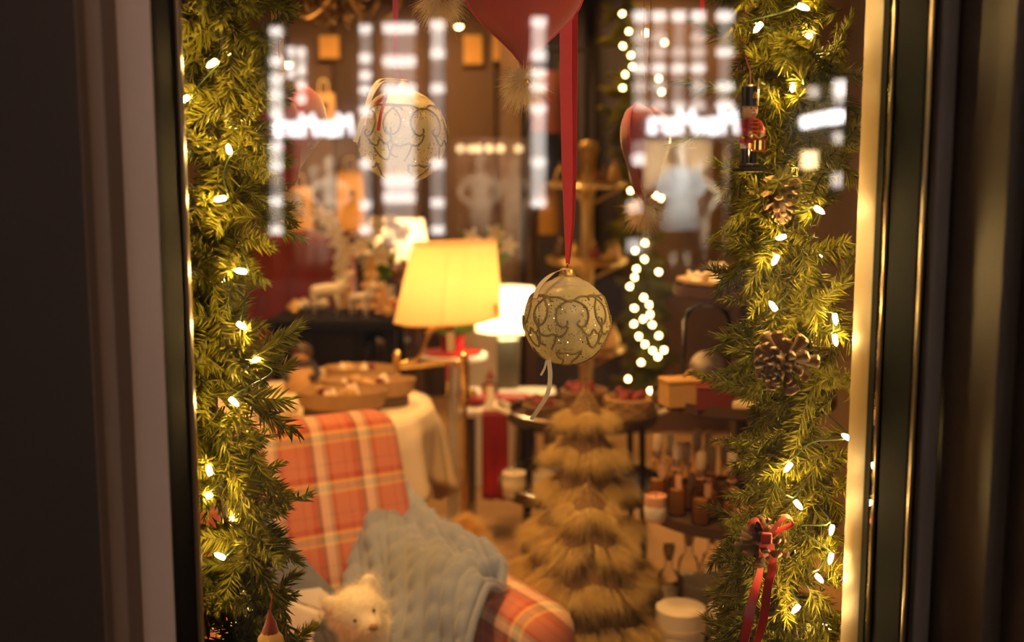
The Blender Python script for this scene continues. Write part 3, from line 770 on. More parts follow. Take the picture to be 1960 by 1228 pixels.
def pom(parent, c, r, n, seed):
    rgn = np.random.default_rng(seed); d = rgn.normal(0,1,(n,3)); d[:,2] -= .2; d /= np.linalg.norm(d, axis=1, keepdims=True)
    o = MB().ball(c, r*.62, 16, 10).build('pompom', 'pom_fur', parent)
    h = link('pompom_hair', hair_mesh('pompom_hair', np.array(c)+d*r*.55, d, r*.95, .0009, 'pom_fur', seed, 4, .35, .25), o); h['kind'] = 'stuff'
    MB().ball((c[0], c[1]-r*.85, c[2]-r*.1), r*.24, 14, 10).build('bell', 'gold', parent)
def heart(label, tip, H, rz, ribbon, seed):
    t = thing('heart_ornament', label, 'ornament', tip, (0,0,rz), group='red velvet heart ornaments')
    def out(a):
        x = 16*math.sin(a)**3; z = 13*math.cos(a)-5*math.cos(2*a)-2*math.cos(3*a)-math.cos(4*a)
        return x/29*H, (z+17)/29*H
    cx, cz = 0, .58*H; m = MB(); nu, nr = 48, 8
    for s in (-1,1):
        def fn(u, v):
            x, z = out(u*2*math.pi); k = 1-v
            y = s*.19*H*math.sqrt(max(0, 1-k**2.6))
            return (cx+(x-cx)*k, y, cz+(z-cz)*k)
        m.grid(fn, nu, nr)
    m.build('heart_body', 'red_velvet', t, 180)
    MB().tube([(out(i/60*2*math.pi)[0], 0, out(i/60*2*math.pi)[1]) for i in range(60)], .0016, 6, closed=True).build('seam_piping', 'red_satin', t)
    r = .15*H; pom(t, (0, 0, -r*.6), r, 1300, seed)
    n_ = out(0)[1]
    for dx, mt, wd in ribbon:
        MB().band(smoothpath([(0,0,n_-.004), (dx*.4,0,n_+.10), (dx,0,n_+.25), (dx*1.1,0,2.795-tip.z)], 5), Vector((1,.1,0)), [wd*min(1,.35+i*.12) for i in range(16)]).build('hanging_ribbon', mt, t)
    return t
heart('large red velvet heart with cream fur pompom hanging beside the wide red ribbon', A(1003,138,1.46), 205*S(1.46), R(12), [(0,'red_satin',.008)], 1)
heart('slim edge-on red velvet heart hanging on gold ribbons near the far garland', A(1233,384,1.80), 178*S(1.80), R(66), [(-.02,'gold_satin',.012), (.02,'gold_satin',.014)], 2)
heart('red velvet heart half hidden by the garland with the gold ribbon', A(548,368,1.72), 205*S(1.72), R(62), [(0,'red_satin',.008)], 3)
heart('red velvet heart above the baubles whose fur pompom alone shows', A(842,-22,1.58), 220*S(1.58), R(20), [(0,'red_satin',.008)], 4)
t = thing('gold_ribbon', 'gold satin ribbon hanging down beside the left fir garland', 'ribbon', A(528,0,1.5)); o_ = A(528,0,1.5)
for (x0, x1, wd) in ((521,530,.008), (535,541,.006)):
    MB().band([U(x0,1.5)-o_, A(x0,-80,1.5)-o_, A((x0+x1)/2,60,1.5)-o_, A(x1,178,1.5)-o_], Vector((1,.3,0)), wd).build('strand', 'gold_satin', t)
t = thing('red_ribbon', 'thin red ribbon hanging above the toy soldier', 'ribbon', A(1344,0,1.5)); o_ = A(1344,0,1.5)
MB().band([U(1343,1.5)-o_, A(1343,-80,1.5)-o_, A(1344,0,1.5)-o_, A(1342,70,1.5)-o_], Vector((1,.3,0)), .007).build('strand', 'red_satin', t)
# ================================================================== inside the shop
# ---- swing-arm brass floor lamp
def floor_lamp():
    Y = 3.6; base = A(890, 1156, Y); base.z = 0
    t = thing('floor_lamp', 'brass swing-arm floor lamp with lit amber fabric shade', 'lamp', base)
    o = base
    def q(px, py, dy=0): return A(px, py, Y+dy) - o
    MB().lathe([(0,0),(.13,0),(.135,.008),(.12,.018),(.03,.026),(.016,.04),(0,.04)], 32).build('base', 'brass', t)
    top = q(888, 692)
    MB().tube([(0,0,.03),(top.x,top.y,top.z)], .0105, 14).build('pole', 'brass', t)
    MB().tube([q(891,765), q(889,700)], .0145, 14).build('pole_sleeve', 'brass', t)
    k = q(904, 752); MB().ball(k, .015, 14, 10).build('knob', 'brass', t); MB().tube([q(889,752), k], .006, 8).build('knob_stem', 'brass', t)
    MB().ball(q(888,683), .018, 16, 10).build('elbow_ball', 'brass', t); MB().tube([q(888,712), q(888,690)], .017, 14).build('elbow_collar', 'brass', t)
    MB().tube([q(768,701), q(886,692)], .0098, 12).build('lower_arm', 'brass', t)
    MB().tube([q(759,712), q(759,682)], .0120, 12).build('joint', 'brass', t)
    for y in (714, 677): MB().ball(q(759,y), .014, 14, 10).build('joint_cap', 'brass', t)
    pth = smoothpath([q(764,697), q(790,690), q(806,672), q(818,642), q(835,626), q(862,622)], 6)
    MB().tube(pth, .0098, 12).build('upper_arm', 'brass', t)
    MB().tube([q(862,634), q(862,616)], .016, 14).build('collar', 'brass', t)
    MB().tube([q(863,672), q(862,634)], .0135, 14).build('candle_sleeve', 'sleeve', t)
    MB().tube([q(862,618), q(864,545)], .006, 8).build('socket_rod', 'brass', t)
    b = q(866, 545); MB().ball(b, (.028,.028,.036), 14, 10).build('light_bulb', 'lamp_bulb', t)
    # shade: soft panels, slightly tilted
    zb = q(857, 610); zt = q(870, 464); rb = 101*S(Y); rt = 78*S(Y)
    def wob(an): return 1 + .025*math.cos(6*an + .4) - .012*math.cos(12*an)
    def fn(u, v):
        a = u*2*math.pi; c = zb.lerp(zt, v); r = (rb + (rt-rb)*v)*wob(a) * (1+.012*math.sin(v*math.pi))
        return (c.x + r*math.cos(a), c.y + r*math.sin(a), c.z + .05*(r*math.cos(a))*(1 if v < .5 else .6))
    sh = MB().grid(fn, 60, 12).build('lamp_shade', 'shade_amber', t, 180)
    for v in (0, 1):
        MB().tube([fn(i/60, v) for i in range(60)], .0028, 6, closed=True).build('trim_ring', 'shade_amber', sh)
    for i in range(6): MB().tube([Vector(fn((i+.43)/6, v/8))*1.0 for v in range(9)], .0015, 5).build('shade_rib', 'shade_amber', sh)
    e = q(945, 592, -.07); MB().rbox(e, (.026,.002,.034), .0008).build('price_tag', 'paper_tag', t, 0, )
    cp = smoothpath([q(857,697,-.015), q(856,712,-.018), q(857,730,-.018)], 3)
    MB().tube(cp, .0045, 8).build('pull_cord', 'red_satin', t)
    MB().tube([q(857,728,-.018), q(857,760,-.018)], .0045, 8).build('pull_bar', 'brass', t)
    lw = o + q(866, 545); lamp('floor_lamp_light', 'POINT', lw, 11.5, (1,.64,.28), .035)
floor_lamp()

def table_lamp(px, pytop, pybot, rt, rbm, Y, base_bot, label, base_mat, energy, bw):
    p = A(px, base_bot, Y); t = thing('table_lamp', label, 'lamp', p)
    zt = (A(px,pytop,Y)-p).z; zb = (A(px,pybot,Y)-p).z; k = S(Y)
    MB().lathe([(rbm*k, zb), (rt*k, zt)], 40).build('lamp_shade', 'shade_white', t, 180)
    MB().rbox((0,0,(zb-.03)/2), (bw*k*2, bw*k*2, zb-.03), .012).build('base', base_mat, t)
    MB().tube([(0,0,zb-.03),(0,0,(zb+zt)/2)], .010, 10).build('neck', 'brass', t)
    MB().ball((0,0,(zb+zt)/2), .03, 12, 8).build('light_bulb', 'lamp_bulb', t)
    lamp('table_lamp_light', 'POINT', p + Vector((0,0,(zb+zt)/2)), energy, (1,.66,.34), .04)
    return t
table_lamp(972, 549, 632, 50, 62, 4.4, 742, 'table lamp with glowing white drum shade on green stone block', 'marble_green', 26, 21)
table_lamp(762, 418, 498, 50, 64, 5.4, 590, 'cream shaded table lamp behind the white lilies', 'dark_wood', 12, 14)

# ---- tartan armchair
plaid('plaid_back', (1,0,0), (0,0,1), 8.2, (.30,.42)); plaid('plaid_arm', (1,0,1), (0,1,0), 7.4, (.1,.35)); plaid('plaid_seat', (1,0,0), (0,1,0), 7.4)
def armchair():
    t = thing('tartan_armchair', 'low armchair in orange red tartan wool with padded arms', 'armchair', (-.355, 2.31, 0), (0,0,R(32)))
    b = MB().rbox((0,0,0), (.58,.15,.60), .068, 6)
    b.warp(lambda v: Vector((v.x*(1-.10*max(0, v.z)/.3), v.y - .30*v.x*v.x - .05*(v.z-.1)**2*0, v.z)))
    b.build('backrest', 'plaid_back', t, 60, (0,.30,.585), (R(-17),0,0))
    MB().rbox((0,-.02,.30), (.52,.56,.16), .05, 4).build('seat_cushion', 'plaid_seat', t, 60)
    MB().rbox((0,.0,.17), (.62,.60,.16), .03, 3).build('seat_base', 'plaid_seat', t, 60)
    for s in (-1,1):
        a = MB().rbox((0,0,0), (.155,.60,.34), .072, 6)
        a.warp(lambda v: Vector((v.x*(1+.12*max(0, v.z)/.17), v.y, v.z)))
        a.build('armrest', 'plaid_arm', t, 60, (s*.325,-.03,.375))
    for sx in (-1,1):
        for sy in (-1,1): MB().tube([(sx*.25,sy*.24,.1),(sx*.265,sy*.255,0)], [.022,.014], 10).build('leg', 'dark_wood', t)
armchair()
# ---- knitted throw
def throw():
    rows = [[(728,958,2.80),(745,940,2.79),(768,938,2.78),(805,968,2.72),(850,1012,2.62)],
            [(704,1005,2.66),(735,990,2.63),(785,1000,2.60),(850,1025,2.52),(905,1060,2.44)],
            [(684,1075,2.54),(735,1060,2.47),(800,1058,2.45),(885,1080,2.38),(960,1108,2.32)],
            [(672,1150,2.42),(735,1132,2.35),(805,1118,2.32),(870,1124,2.29),(926,1128,2.24)],
            [(690,1260,2.32),(750,1232,2.26),(805,1222,2.22),(860,1222,2.19),(902,1226,2.15)],
            [(700,1340,2.26),(755,1330,2.22),(805,1325,2.18),(855,1322,2.15),(898,1320,2.11)]]
    G = [[A(*p) for p in r] for r in rows]
    rowsS = [smoothpath(r, 12) for r in G]; cols = [smoothpath([rowsS[j][i] for j in range(6)], 14) for i in range(len(rowsS[0]))]
    nu, nv = len(cols)-1, len(cols[0])-1
    base = [[cols[i][j].copy() for i in range(nu+1)] for j in range(nv+1)]
    def fn(u, v):
        i = round(u*nu); j = round(v*nv); p = base[j][i]
        du = base[j][min(nu,i+1)] - base[j][max(0,i-1)]; dv = base[min(nv,j+1)][i] - base[max(0,j-1)][i]
        n = du.cross(dv).normalized()
        if n.y > 0: n = -n
        ph = u*7; fr = (ph % 1)
        cable = max(0, math.cos((fr-.5)*2*math.pi))*.011*(1+.6*math.sin(v*75 + (2.2 if fr > .5 else 0)))   # cables
        rib = .0040*math.cos(u*2*math.pi*15); fold = .016*math.sin(u*7+v*5) + .010*math.sin(v*13-u*9)
        return p + n*(cable + rib + fold + .012)
    t = thing('knit_throw', 'grey blue cable-knit throw draped over the tartan armchair', 'blanket')
    m = MB().grid(fn, nu, nv); o = m.build('knit_cloth', 'knit', t, 180)
    so = o.modifiers.new('thick', 'SOLIDIFY'); so.thickness = .016; so.offset = -1
    ss = o.modifiers.new('sub', 'SUBSURF'); ss.levels = 1; ss.render_levels = 1
    hem = [Vector(fn(1, v/30)) for v in range(31)]; MB().tube(hem, .012, 8).build('hem', 'knit', t, 180)
    hem = [Vector(fn(u/30, 0)) for u in range(31)]; MB().tube(hem, .012, 8).build('hem', 'knit', t, 180)
throw()
# ---- printed cushion
def cushion():
    c = A(492, 1215, 2.30); t = thing('printed_cushion', 'dark blue grey cushion with a white animal print on the armchair', 'cushion', c)
    t.rotation_euler = (R(-22), R(-38), R(28))
    n = 22; a = .20
    def puff(x, z, s, off=0):
        k = max(0, (1-abs(x/a)**3)*(1-abs(z/a)**3)); return Vector((x*(1-.06*(1-abs(z/a)**2)), s*(.062*k**.55+off), z*(1-.06*(1-abs(x/a)**2))))
    m = MB()
    for s in (-1,1): m.grid(lambda u, v: puff((u*2-1)*a, (v*2-1)*a, s), n, n)
    m.build('cushion_cover', 'pillow_blue', t, 180)
    # print: horse-like body, neck and legs lying on the cover
    poly = [(-.02,-.17),(.07,-.17),(.085,-.09),(.15,-.07),(.165,-.17),(.185,-.17),(.18,-.02),(.13,.02),(.10,.03),(.085,.08),(.055,.13),(.03,.16),(.012,.125),(-.02,.10),(.005,.075),(.025,.06),(.02,.02),(-.005,-.05)]
    bm = bmesh.new(); bm.faces.new([bm.verts.new((x, 0, z)) for x, z in poly]); bmesh.ops.triangulate(bm, faces=bm.faces[:])
    bmesh.ops.subdivide_edges(bm, edges=bm.edges[:], cuts=3, use_grid_fill=True)
    for v in bm.verts: v.co = puff(v.co.x, v.co.z, -1, .0015)
    me = bpy.data.meshes.new('printed_figure'); bm.to_mesh(me); bm.free(); finish(me, 'pillow_white', 180); link('printed_figure', me, t)
    for i in range(9):
        x = .045+.012*i; pts = [puff(x+.012*math.sin(k*.8+i), -.15+.018*k, -1, .003) for k in range(6)]
        MB().tube(pts, .0012, 5).build('printed_line', 'pillow_blue', t)
cushion()
# ---- plush bear
def bear():
    c = A(684, 1170, 2.20); t = thing('plush_bear', 'cream white plush bear sitting against the knitted throw', 'soft toy', c, (0,0,R(26)))
    m = MB(); blobs = []
    def bl(p, r): blobs.append((p, r)); m.ball(p, r, 20, 14)
    c_, s_ = math.cos(R(20)), math.sin(R(20))
    def rh(p): return (p[0]*c_ - p[2]*s_, p[1], p[0]*s_ + p[2]*c_)          # the head leans over
    bl((0,0,0), (.060,.056,.055)); bl(rh((.004,-.048,-.012)), (.028,.030,.024)); bl(rh((-.047,.008,.042)), (.021,.012,.021)); bl(rh((.047,.012,.042)), (.021,.012,.021))
    bl((.045,.03,-.115), (.075,.062,.085)); bl((.03,.015,-.06), (.05,.045,.05)); bl((-.035,-.03,-.11), (.03,.045,.032)); bl((.12,-.02,-.105), (.032,.05,.032))
    bl((-.02,-.06,-.185), (.036,.07,.036)); bl((.11,-.06,-.185), (.036,.07,.036))
    o = m.build('body', 'plush', t, 180)
    rm = o.modifiers.new('join', 'REMESH'); rm.mode = 'VOXEL'; rm.voxel_size = .005; rm.use_smooth_shade = True
    sm = o.modifiers.new('soft', 'SMOOTH'); sm.iterations = 8; sm.factor = .6
    rgn = np.random.default_rng(4); B = []; D = []
    for (p, r) in blobs:
        n = int(14000*(r[0]*r[2]+r[0]*r[1])/.006*.16); d = rgn.normal(0,1,(n,3)); d /= np.linalg.norm(d, axis=1, keepdims=True)
        b = np.array(p) + d*np.array(r)*.97; keep = np.ones(n, bool)
        for (p2, r2) in blobs:
            if p2 is not p: keep &= (((b-np.array(p2))/np.array(r2))**2).sum(1) > .95
        B.append(b[keep]); D.append(d[keep])
    B = np.concatenate(B); D = np.concatenate(D)
    h = link('pile', hair_mesh('pile', B, D, .013, .0011, 'plush_hair', 5, 3, .3, .5), t); h['kind'] = 'stuff'
    MB().ball(rh((.006,-.080,-.008)), (.010,.007,.008), 12, 8).build('nose', 'nose', t)
    for s in (-1,1): MB().ball(rh((.002+s*.022,-.0555,.012)), .0036, 10, 8).build('eye', 'eye', t)
bear()

# ---- fur trees
def fur_tree(px, py, Y, tiers, label, seed, zfoot=0.):
    tip = A(px, py, Y); H = tip.z
    t = thing('fur_tree', label, 'decorative tree', (tip.x, Y, 0), group='shaggy fur trees')
    rgn = np.random.default_rng(seed); rr = random.Random(seed)
    for i, (d0, d1, r) in enumerate(tiers):
        z0 = H-d1; z1 = H-d0; rt = .003 if i == 0 else tiers[i-1][2]*.34
        lob = rr.uniform(0,6); nl = 4 + i % 3
        def rad(a, v): return .88*(rt + (r-rt)*v**1.9) * (1 + v*.09*math.cos(nl*a+lob) + v*.05*math.sin(3*a+lob*2))
        def zz(a, v): return z1 + (z0-z1)*v - .007*v*v*math.cos(nl*a+lob)
        def fn(u, v): a = u*2*math.pi; q = rad(a, v); return (q*math.cos(a), q*math.sin(a), zz(a, v))
        tr = MB().grid(fn, 48, 8).build('tier', 'suede', t, 180)
        B = []; D = []; Ln = []
        n1 = int(500*(r/.15)); n2 = int(7000*(r/.15))
        # locks: strands of one lock lean the same way
        nk = int(120 + 520*r); la = rgn.random(nk)*2*math.pi; ld = rgn.normal(0,.22,(nk,3)); ll = .75+.6*rgn.random(nk)
        for n, vlo, vhi, ln, outw in ((n1, .25, .85, .014, .3), (n2, .88, 1.0, .036, 1.15)):
            kk = rgn.integers(0, nk, n); u = la[kk] + rgn.normal(0, 3.0/nk, n); v = vlo + (vhi-vlo)*rgn.random(n)
            for a, w_, k_ in zip(u, v, kk):
                q = rad(a, w_); B.append((q*math.cos(a), q*math.sin(a), zz(a, w_)))
                D.append((math.cos(a)*outw + ld[k_,0] + rgn.normal(0,.12), math.sin(a)*outw + ld[k_,1] + rgn.normal(0,.12), -.42 + .8*ld[k_,2])); Ln.append(ln*ll[k_])
        h = link('fur_trim', hair_mesh('fur_trim', B, D, np.array(Ln), .0013, 'fur', seed+i, 4, .6, .42), tr); h['kind'] = 'stuff'
    dl = tiers[-1][1]
    MB().tube([(0,0,0),(0,0,H-dl+.05)], .03, 12).build('trunk', 'dark_wood', t)
    MB().lathe([(0,0),(.11,0),(.11,.02),(.04,.035),(0,.035)], 24).build('foot', 'dark_wood', t)
fur_tree(1121, 722, 2.72, [(0,.098,.062),(.065,.190,.092),(.150,.285,.115),(.245,.390,.150),(.345,.52,.20),(.47,.66,.235),(.60,.80,.26)], 'tall tiered tree of brown suede and shaggy golden fur behind the smaller one', 9)
fur_tree(1128, 905, 2.42, [(0,.085,.058),(.055,.165,.095),(.125,.255,.128),(.205,.355,.155),(.295,.46,.175),(.39,.56,.19)], 'smaller shaggy fur tree standing in front of the tall one', 17)
# ---- small feather tree in front of the lamp pole
p = A(893, 1150, 3.25); p.z = .0
t = thing('feather_tree', 'small shaggy golden feather tree at the foot of the lamp', 'decorative tree', p)
ztop = A(893, 978, 3.25).z
rgn = np.random.default_rng(12); B = []; D = []
for i in range(5200):
    v = rgn.random()**.7; a = rgn.random()*6.283; r = .010+.075*v
    B.append((r*math.cos(a), r*math.sin(a), ztop-.01-.20*v)); D.append((math.cos(a), math.sin(a), rgn.normal(-.1,.5)))
h = link('feathers', hair_mesh('feathers', B, D, .042, .003, 'feather', 3, 3, .4, .5), t); h['kind'] = 'stuff'
MB().lathe([(.06, ztop-.22),(.004,ztop)], 16).build('cone', 'feather', t); MB().tube([(0,0,.01),(0,0,ztop-.2)], .012, 10).build('stem', 'dark_wood', t)
MB().lathe([(0,0),(.07,0),(.07,.015),(0,.02)], 20).build('foot', 'dark_wood', t)
# ---- cloth-covered round table with trays
TC = Vector((-.70, 3.36, 0)); TZ = .755; TR = .44
t = thing('round_table', 'round dark table hidden under the cream cloth', 'table', TC)
MB().lathe([(0,TZ-.03),(TR-.01,TZ-.03),(TR-.01,TZ-.006),(0,TZ-.006)], 40).build('table_top', 'dark_wood', t)
MB().tube([(0,0,.02),(0,0,TZ-.03)], .04, 14).build('pedestal', 'dark_wood', t); MB().lathe([(0,0),(.24,0),(.22,.02),(.04,.05),(0,.05)], 24).build('foot', 'dark_wood', t)
def cloth(u, v):
    a = u*2*math.pi; corner = abs(math.sin(2*(a+.30)))**1.6
    if v < .5:
        r = TR*v/.5; return (TC.x+r*math.cos(a), TC.y+r*math.sin(a), TZ)
    w_ = (v-.5)/.5; drop = (.20+.17*corner)*w_
    r = TR + .018*min(1, w_*4) + .05*w_*corner + w_*.030*math.sin(11*a+.7) + w_*.014*math.sin(23*a)
    return (TC.x+r*math.cos(a), TC.y+r*math.sin(a), TZ+.002-drop)
o = tag(MB().grid(cloth, 150, 24).build('tablecloth', 'linen', None, 180), 'cream linen cloth with hanging corners under the wooden trays', 'tablecloth')
o.modifiers.new('thick', 'SOLIDIFY').thickness = .003
def tray(px, py, Y, lx, ly, label, rz):
    p = A(px, py, Y); p.z = TZ+.004
    t = thing('oval_tray', label, 'tray', p, (0,0,rz), group='pale oval trays on the cream cloth')
    MB().lathe([(0,0),(.84,0),(.86,.005),(.86,.034),(0,.034)], 36).warp(lambda v: Vector((v.x*lx, v.y*ly, v.z))).build('bark_slab', 'dark_wood', t)
    m = MB().lathe([(0,.036),(.80,.036),(.90,.045),(1.0,.085),(1.02,.085),(.93,.040),(.85,.0345),(0,.0345)], 44); m.warp(lambda v: Vector((v.x*lx, v.y*ly, v.z)))
    m.build('dish', 'wicker_pale', t, 60)
    return p
rr = random.Random(8)
trays = [(655,800,3.17,.135,.085,'nearest long pale tray of little biscuits behind the tartan chair',.06), (705,762,3.36,.150,.080,'long pale tray with shallow red trimmed biscuits under the brass arm',.05),
         (690,722,3.60,.120,.070,'small pale tray near the dark console edge',.0)]
for ti, (px, py, Y, lx, ly, lb, rz) in enumerate(trays):
    p = tray(px, py, Y, lx, ly, lb, rz)
    for i in range(11 if ti == 0 else 8):
        a = rr.uniform(0,6.28); q = math.sqrt(rr.random())*.55
        c = (p.x+lx*q*math.cos(a)-.01, p.y+ly*q*math.sin(a), p.z+.050+.014*(i % 2))
        kind = i % 3
        m = MB().lathe([(0,0),(.016,.002),(.019,.012),(.012,.026),(0,.030)], 12) if kind == 0 else (MB().lathe([(0,0),(.017,.001),(.011,.022),(.004,.036),(0,.038)], 10) if kind == 1 else MB().ball((0,0,.014), .014, 12, 8))
        m.warp(lambda v: Vector((v.x*1.1, v.y, v.z)))
        o = m.build(('biscuit','biscuit','red_berry')[kind], ('biscuit','linen','burgundy')[kind], None, 60, c)
        tag(o, ('round brown biscuit on the ','pale cone-shaped biscuit on the ','dark red ball among biscuits on the ')[kind] + ('front oval tray behind the tartan chair','oval tray under the brass arm','oval tray by the dark console')[ti], ('biscuit','biscuit','ball')[kind], 'sweets on the oval trays')
# open paper box and dressed figurine on the same table
p = A(672, 716, 3.72); p.z = TZ+.003; t = thing('open_box', 'cream open cardboard box at the rear of the cloth table', 'box', p, (0,0,R(6)))
for (x0,x1,y0,y1) in ((-.11,.11,-.05,-.046),(-.11,.11,.046,.05),(-.11,-.106,-.046,.046),(.106,.11,-.046,.046)): MB().box(x0,x1,y0,y1,0,.055).build('side', 'linen', t, 0)
MB().box(-.106,.106,-.046,.046,0,.004).build('bottom', 'linen', t, 0)
def gnome(px, py, Y, z, h, label, mats, name='figurine', hat=True):
    p = A(px, py, Y); p.z = z; t = thing(name, label, 'figurine', p); k = h/.2
    t.scale = (k,)*3
    MB().lathe([(0,0),(.055,0),(.060,.02),(.050,.06),(.030,.095),(0,.10)], 20).build('body', mats[0], t)
    MB().ball((0,0,.115), .030, 14, 10).build('head', mats[1], t)
    if hat: MB().lathe([(0,.20),(.008,.185),(.030,.135),(.036,.118),(.030,.115)], 18).build('hat', mats[2], t)
    else: MB().ball((0,.006,.128), (.038,.034,.032), 16, 10).build('hair', mats[2], t)
    for s in (-1,1): MB().tube(smoothpath([(s*.03,0,.09),(s*.055,-.01,.06),(s*.04,-.045,.045)], 4), .013, 8).build('arm', mats[3], t)
    MB().tube([(.034*math.cos(a*.45), .034*math.sin(a*.45), .092) for a in range(14)], .010, 6, closed=True).build('scarf', mats[3], t)
    MB().ball((0,-.031,.113), .007, 8, 6).build('nose', mats[1], t)
gnome(578, 742, 3.62, TZ+.003, .205, 'brown dressed figurine with dark green scarf on the cloth table', ('biscuit','skin_paint','dark_wood','wall_navy'), hat=False)
p = A(528, 800, 3.16); p.z = TZ+.004; t = thing('fabric_bundle', 'white crumpled fabric bundle half behind the left garland', 'fabric', p)
m = MB().ball((0,0,.03), (.07,.05,.03), 24, 14); m.warp(lambda v: v*(1+.10*math.sin(v.x*90)*math.cos(v.y*70))); m.warp(lambda v: Vector((v.x, v.y, max(0, v.z)))); m.build('folds', 'linen', t, 180)
MB().tube([(-.05,0,.03),(0,-.05,.045),(.05,0,.03)], .006, 6).build('tie', 'red_satin', t)

# ---- black console with arched opening
Yc = 4.35; ca = A(540, 640, Yc).x; cb = A(768, 640, Yc).x; CZ = A(650, 612, Yc-.2).z
t = thing('console_table', 'black wooden console with arched ends behind the cloth table', 'console', ((ca+cb)/2, Yc, 0)); hw = (cb-ca)/2
MB().rbox((0,0,CZ-.02), (hw*2+.04,.42,.04), .006).build('top', 'black_wood', t)
MB().box(-hw, hw*.42, -.19, .19, .42, CZ-.04).build('cabinet', 'black_wood', t, 0)
for i in range(2): 
    x0 = -hw+.02+i*(hw*1.42-.03)/2; d_ = MB().rbox((x0+(hw*1.42-.06)/4, -.195, (.42+CZ-.04)/2), ((hw*1.42-.06)/2-.01, .012, CZ-.5), .003).build('door', 'black_wood', t); MB().ball((x0+.02+(0 if i else (hw*1.42-.06)/2-.05), -.208, .62), .009, 8, 6).build('knob', 'old_gold', d_)
for x in (-hw+.025, hw*.40, hw-.025):
    for y in (-.165, .165): MB().box(x-.022, x+.022, y-.022, y+.022, 0, CZ-.04).build('leg', 'black_wood', t, 0)
arc = [(hw*.44+(hw*.5)*.5*(1-math.cos(a/12*math.pi)), CZ-.20+.13*math.sin(a/12*math.pi)) for a in range(13)]
poly = [(hw*.42,CZ-.04),(hw*.42,CZ-.20)] + arc + [(hw-.02,CZ-.20),(hw-.02,CZ-.04)]
bm = bmesh.new(); bm.faces.new([bm.verts.new((x,-.185,z)) for x, z in poly]); bmesh.ops.solidify(bm, geom=bm.faces[:], thickness=.02)
me = bpy.data.meshes.new('arched_apron'); bm.to_mesh(me); bm.free(); finish(me, 'black_wood', 0); link('arched_apron', me, t)
# things on the console
def deer(px, h, Y, label, rz=.3):
    p = A(px, 600, Y); p.z = CZ+.001; t = thing('deer_figurine', label, 'figurine', p, (0,0,rz), group='white deer figurines on the console'); k = h/.2; t.scale = (k,)*3
    b = MB().tube(smoothpath([(-.06,0,.09),(0,0,.10),(.045,0,.105),(.075,0,.135),(.085,0,.165),(.11,0,.165)], 4), [.02]+[.030]*8+[.026]*3+[.018]*4+[.015]*4+[.010], 10)
    for x in (-.05,.04):
        for y in (-.016,.016): b.tube([(x,y,.09),(x+.005,y,.045),(x,y,0)], [.012,.007,.006], 8)
    b.build('body', 'white_paint', t, 180)
    for s in (-1,1): MB().tube(smoothpath([(.08,s*.008,.175),(.07,s*.03,.21),(.085,s*.035,.25)], 3), [.004]*6+[.002], 6).build('antler', 'white_paint', t)
deer(624, .20, 4.28, 'white deer figurine standing on the black console near the red chair')
deer(688, .15, 4.24, 'smaller white deer figurine among baubles on the black console', -.5)
def mini_tree(px, h, Y, mat, label, name='cone_tree'):
    p = A(px, 600, Y); p.z = CZ+.001; t = thing(name, label, 'ornament', p, group='little cone trees on the console')
    for i in range(5):
        z = h*(.12+.17*i); r = h*.30*(1-i*.17); MB().lathe([(r*.4,z-.02*h),(r,z),(r*.92,z+.03*h),(r*.25,z+.20*h),(0,z+.21*h)], 18, wob=lambda a, zz_: 1+.08*math.sin(9*a)).build('tier', mat, t)
    MB().tube([(0,0,0),(0,0,h*.2)], h*.05, 8).build('trunk', 'dark_wood', t)
    MB().ball((0,0,h*1.03), h*.05, 8, 6).build('finial', 'white_paint', t)
mini_tree(712, .24, 4.36, 'biscuit', 'taller brown cone tree on the black console by the lamp shade')
mini_tree(664, .15, 4.45, 'biscuit', 'short brown cone tree on the black console between the deer')
mini_tree(735, .13, 4.26, 'kraft', 'small tan cone tree at the console end under the lamp shade')
rr = random.Random(5)
taken = [(A(q, 600, y_), d_) for q, y_, d_ in ((624,4.28,.11),(688,4.24,.08),(712,4.36,.075),(664,4.45,.05),(735,4.26,.045))]
for i in range(17):
    for tr in range(60):
        px = rr.uniform(560,765); r = rr.uniform(.016,.030); p = A(px, 600, rr.uniform(4.19,4.50)); p.z = CZ+r+.001
        if all(math.hypot(p.x-q.x, p.y-q.y) > r+d_ for q, d_ in taken): break
    else: continue
    taken.append((p.copy(), r+.002))
    mt = ('biscuit','old_gold','white_china','rust_cloth','silver')[i % 5]; t = thing('ornament_ball', ('brown','gold','white','russet','silver')[i % 5] + ' ball ornament lying among figurines on the black console', 'ornament', p, group='ball ornaments on the console')
    MB().ball((0,0,0), r, 16, 10).build('ball', mt, t, 180); MB().lathe([(0,r*.92),(r*.25,r*.92),(r*.25,r*1.15),(0,r*1.17)], 10).build('cap', 'old_gold', t)

# ---- red chair with cloth behind the console
Yr = 5.25; pr = A(585, 600, Yr); t = thing('red_chair', 'deep red upholstered chair draped in cloth behind the console', 'chair', (pr.x, Yr, 0), (0,0,R(-8)))
zt_ = A(590, 468, Yr).z; wv = 88*S(Yr)
b = MB().rbox((0,.18,zt_-.33), (wv*1.7,.18,.66), .05, 5); b.warp(lambda v: Vector((v.x*(1.06-.12*(v.z-zt_+.66)), v.y - .25*v.x*v.x, v.z))); b.build('backrest', 'red_cloth', t, 60)
MB().rbox((0,-.10,.42), (wv*1.7,.56,.18), .05, 4).build('seat', 'red_cloth', t, 60)
for s in (-1,1): MB().rbox((s*wv*.92,-.06,.56), (.12,.58,.30), .05, 4).build('armrest', 'red_cloth', t, 60)
for sx in (-1,1):
    for sy in (-1,1): MB().tube([(sx*wv*.75,sy*.2-.06,.36),(sx*wv*.78,sy*.22-.06,0)], [.025,.016], 8).build('leg', 'dark_wood', t)
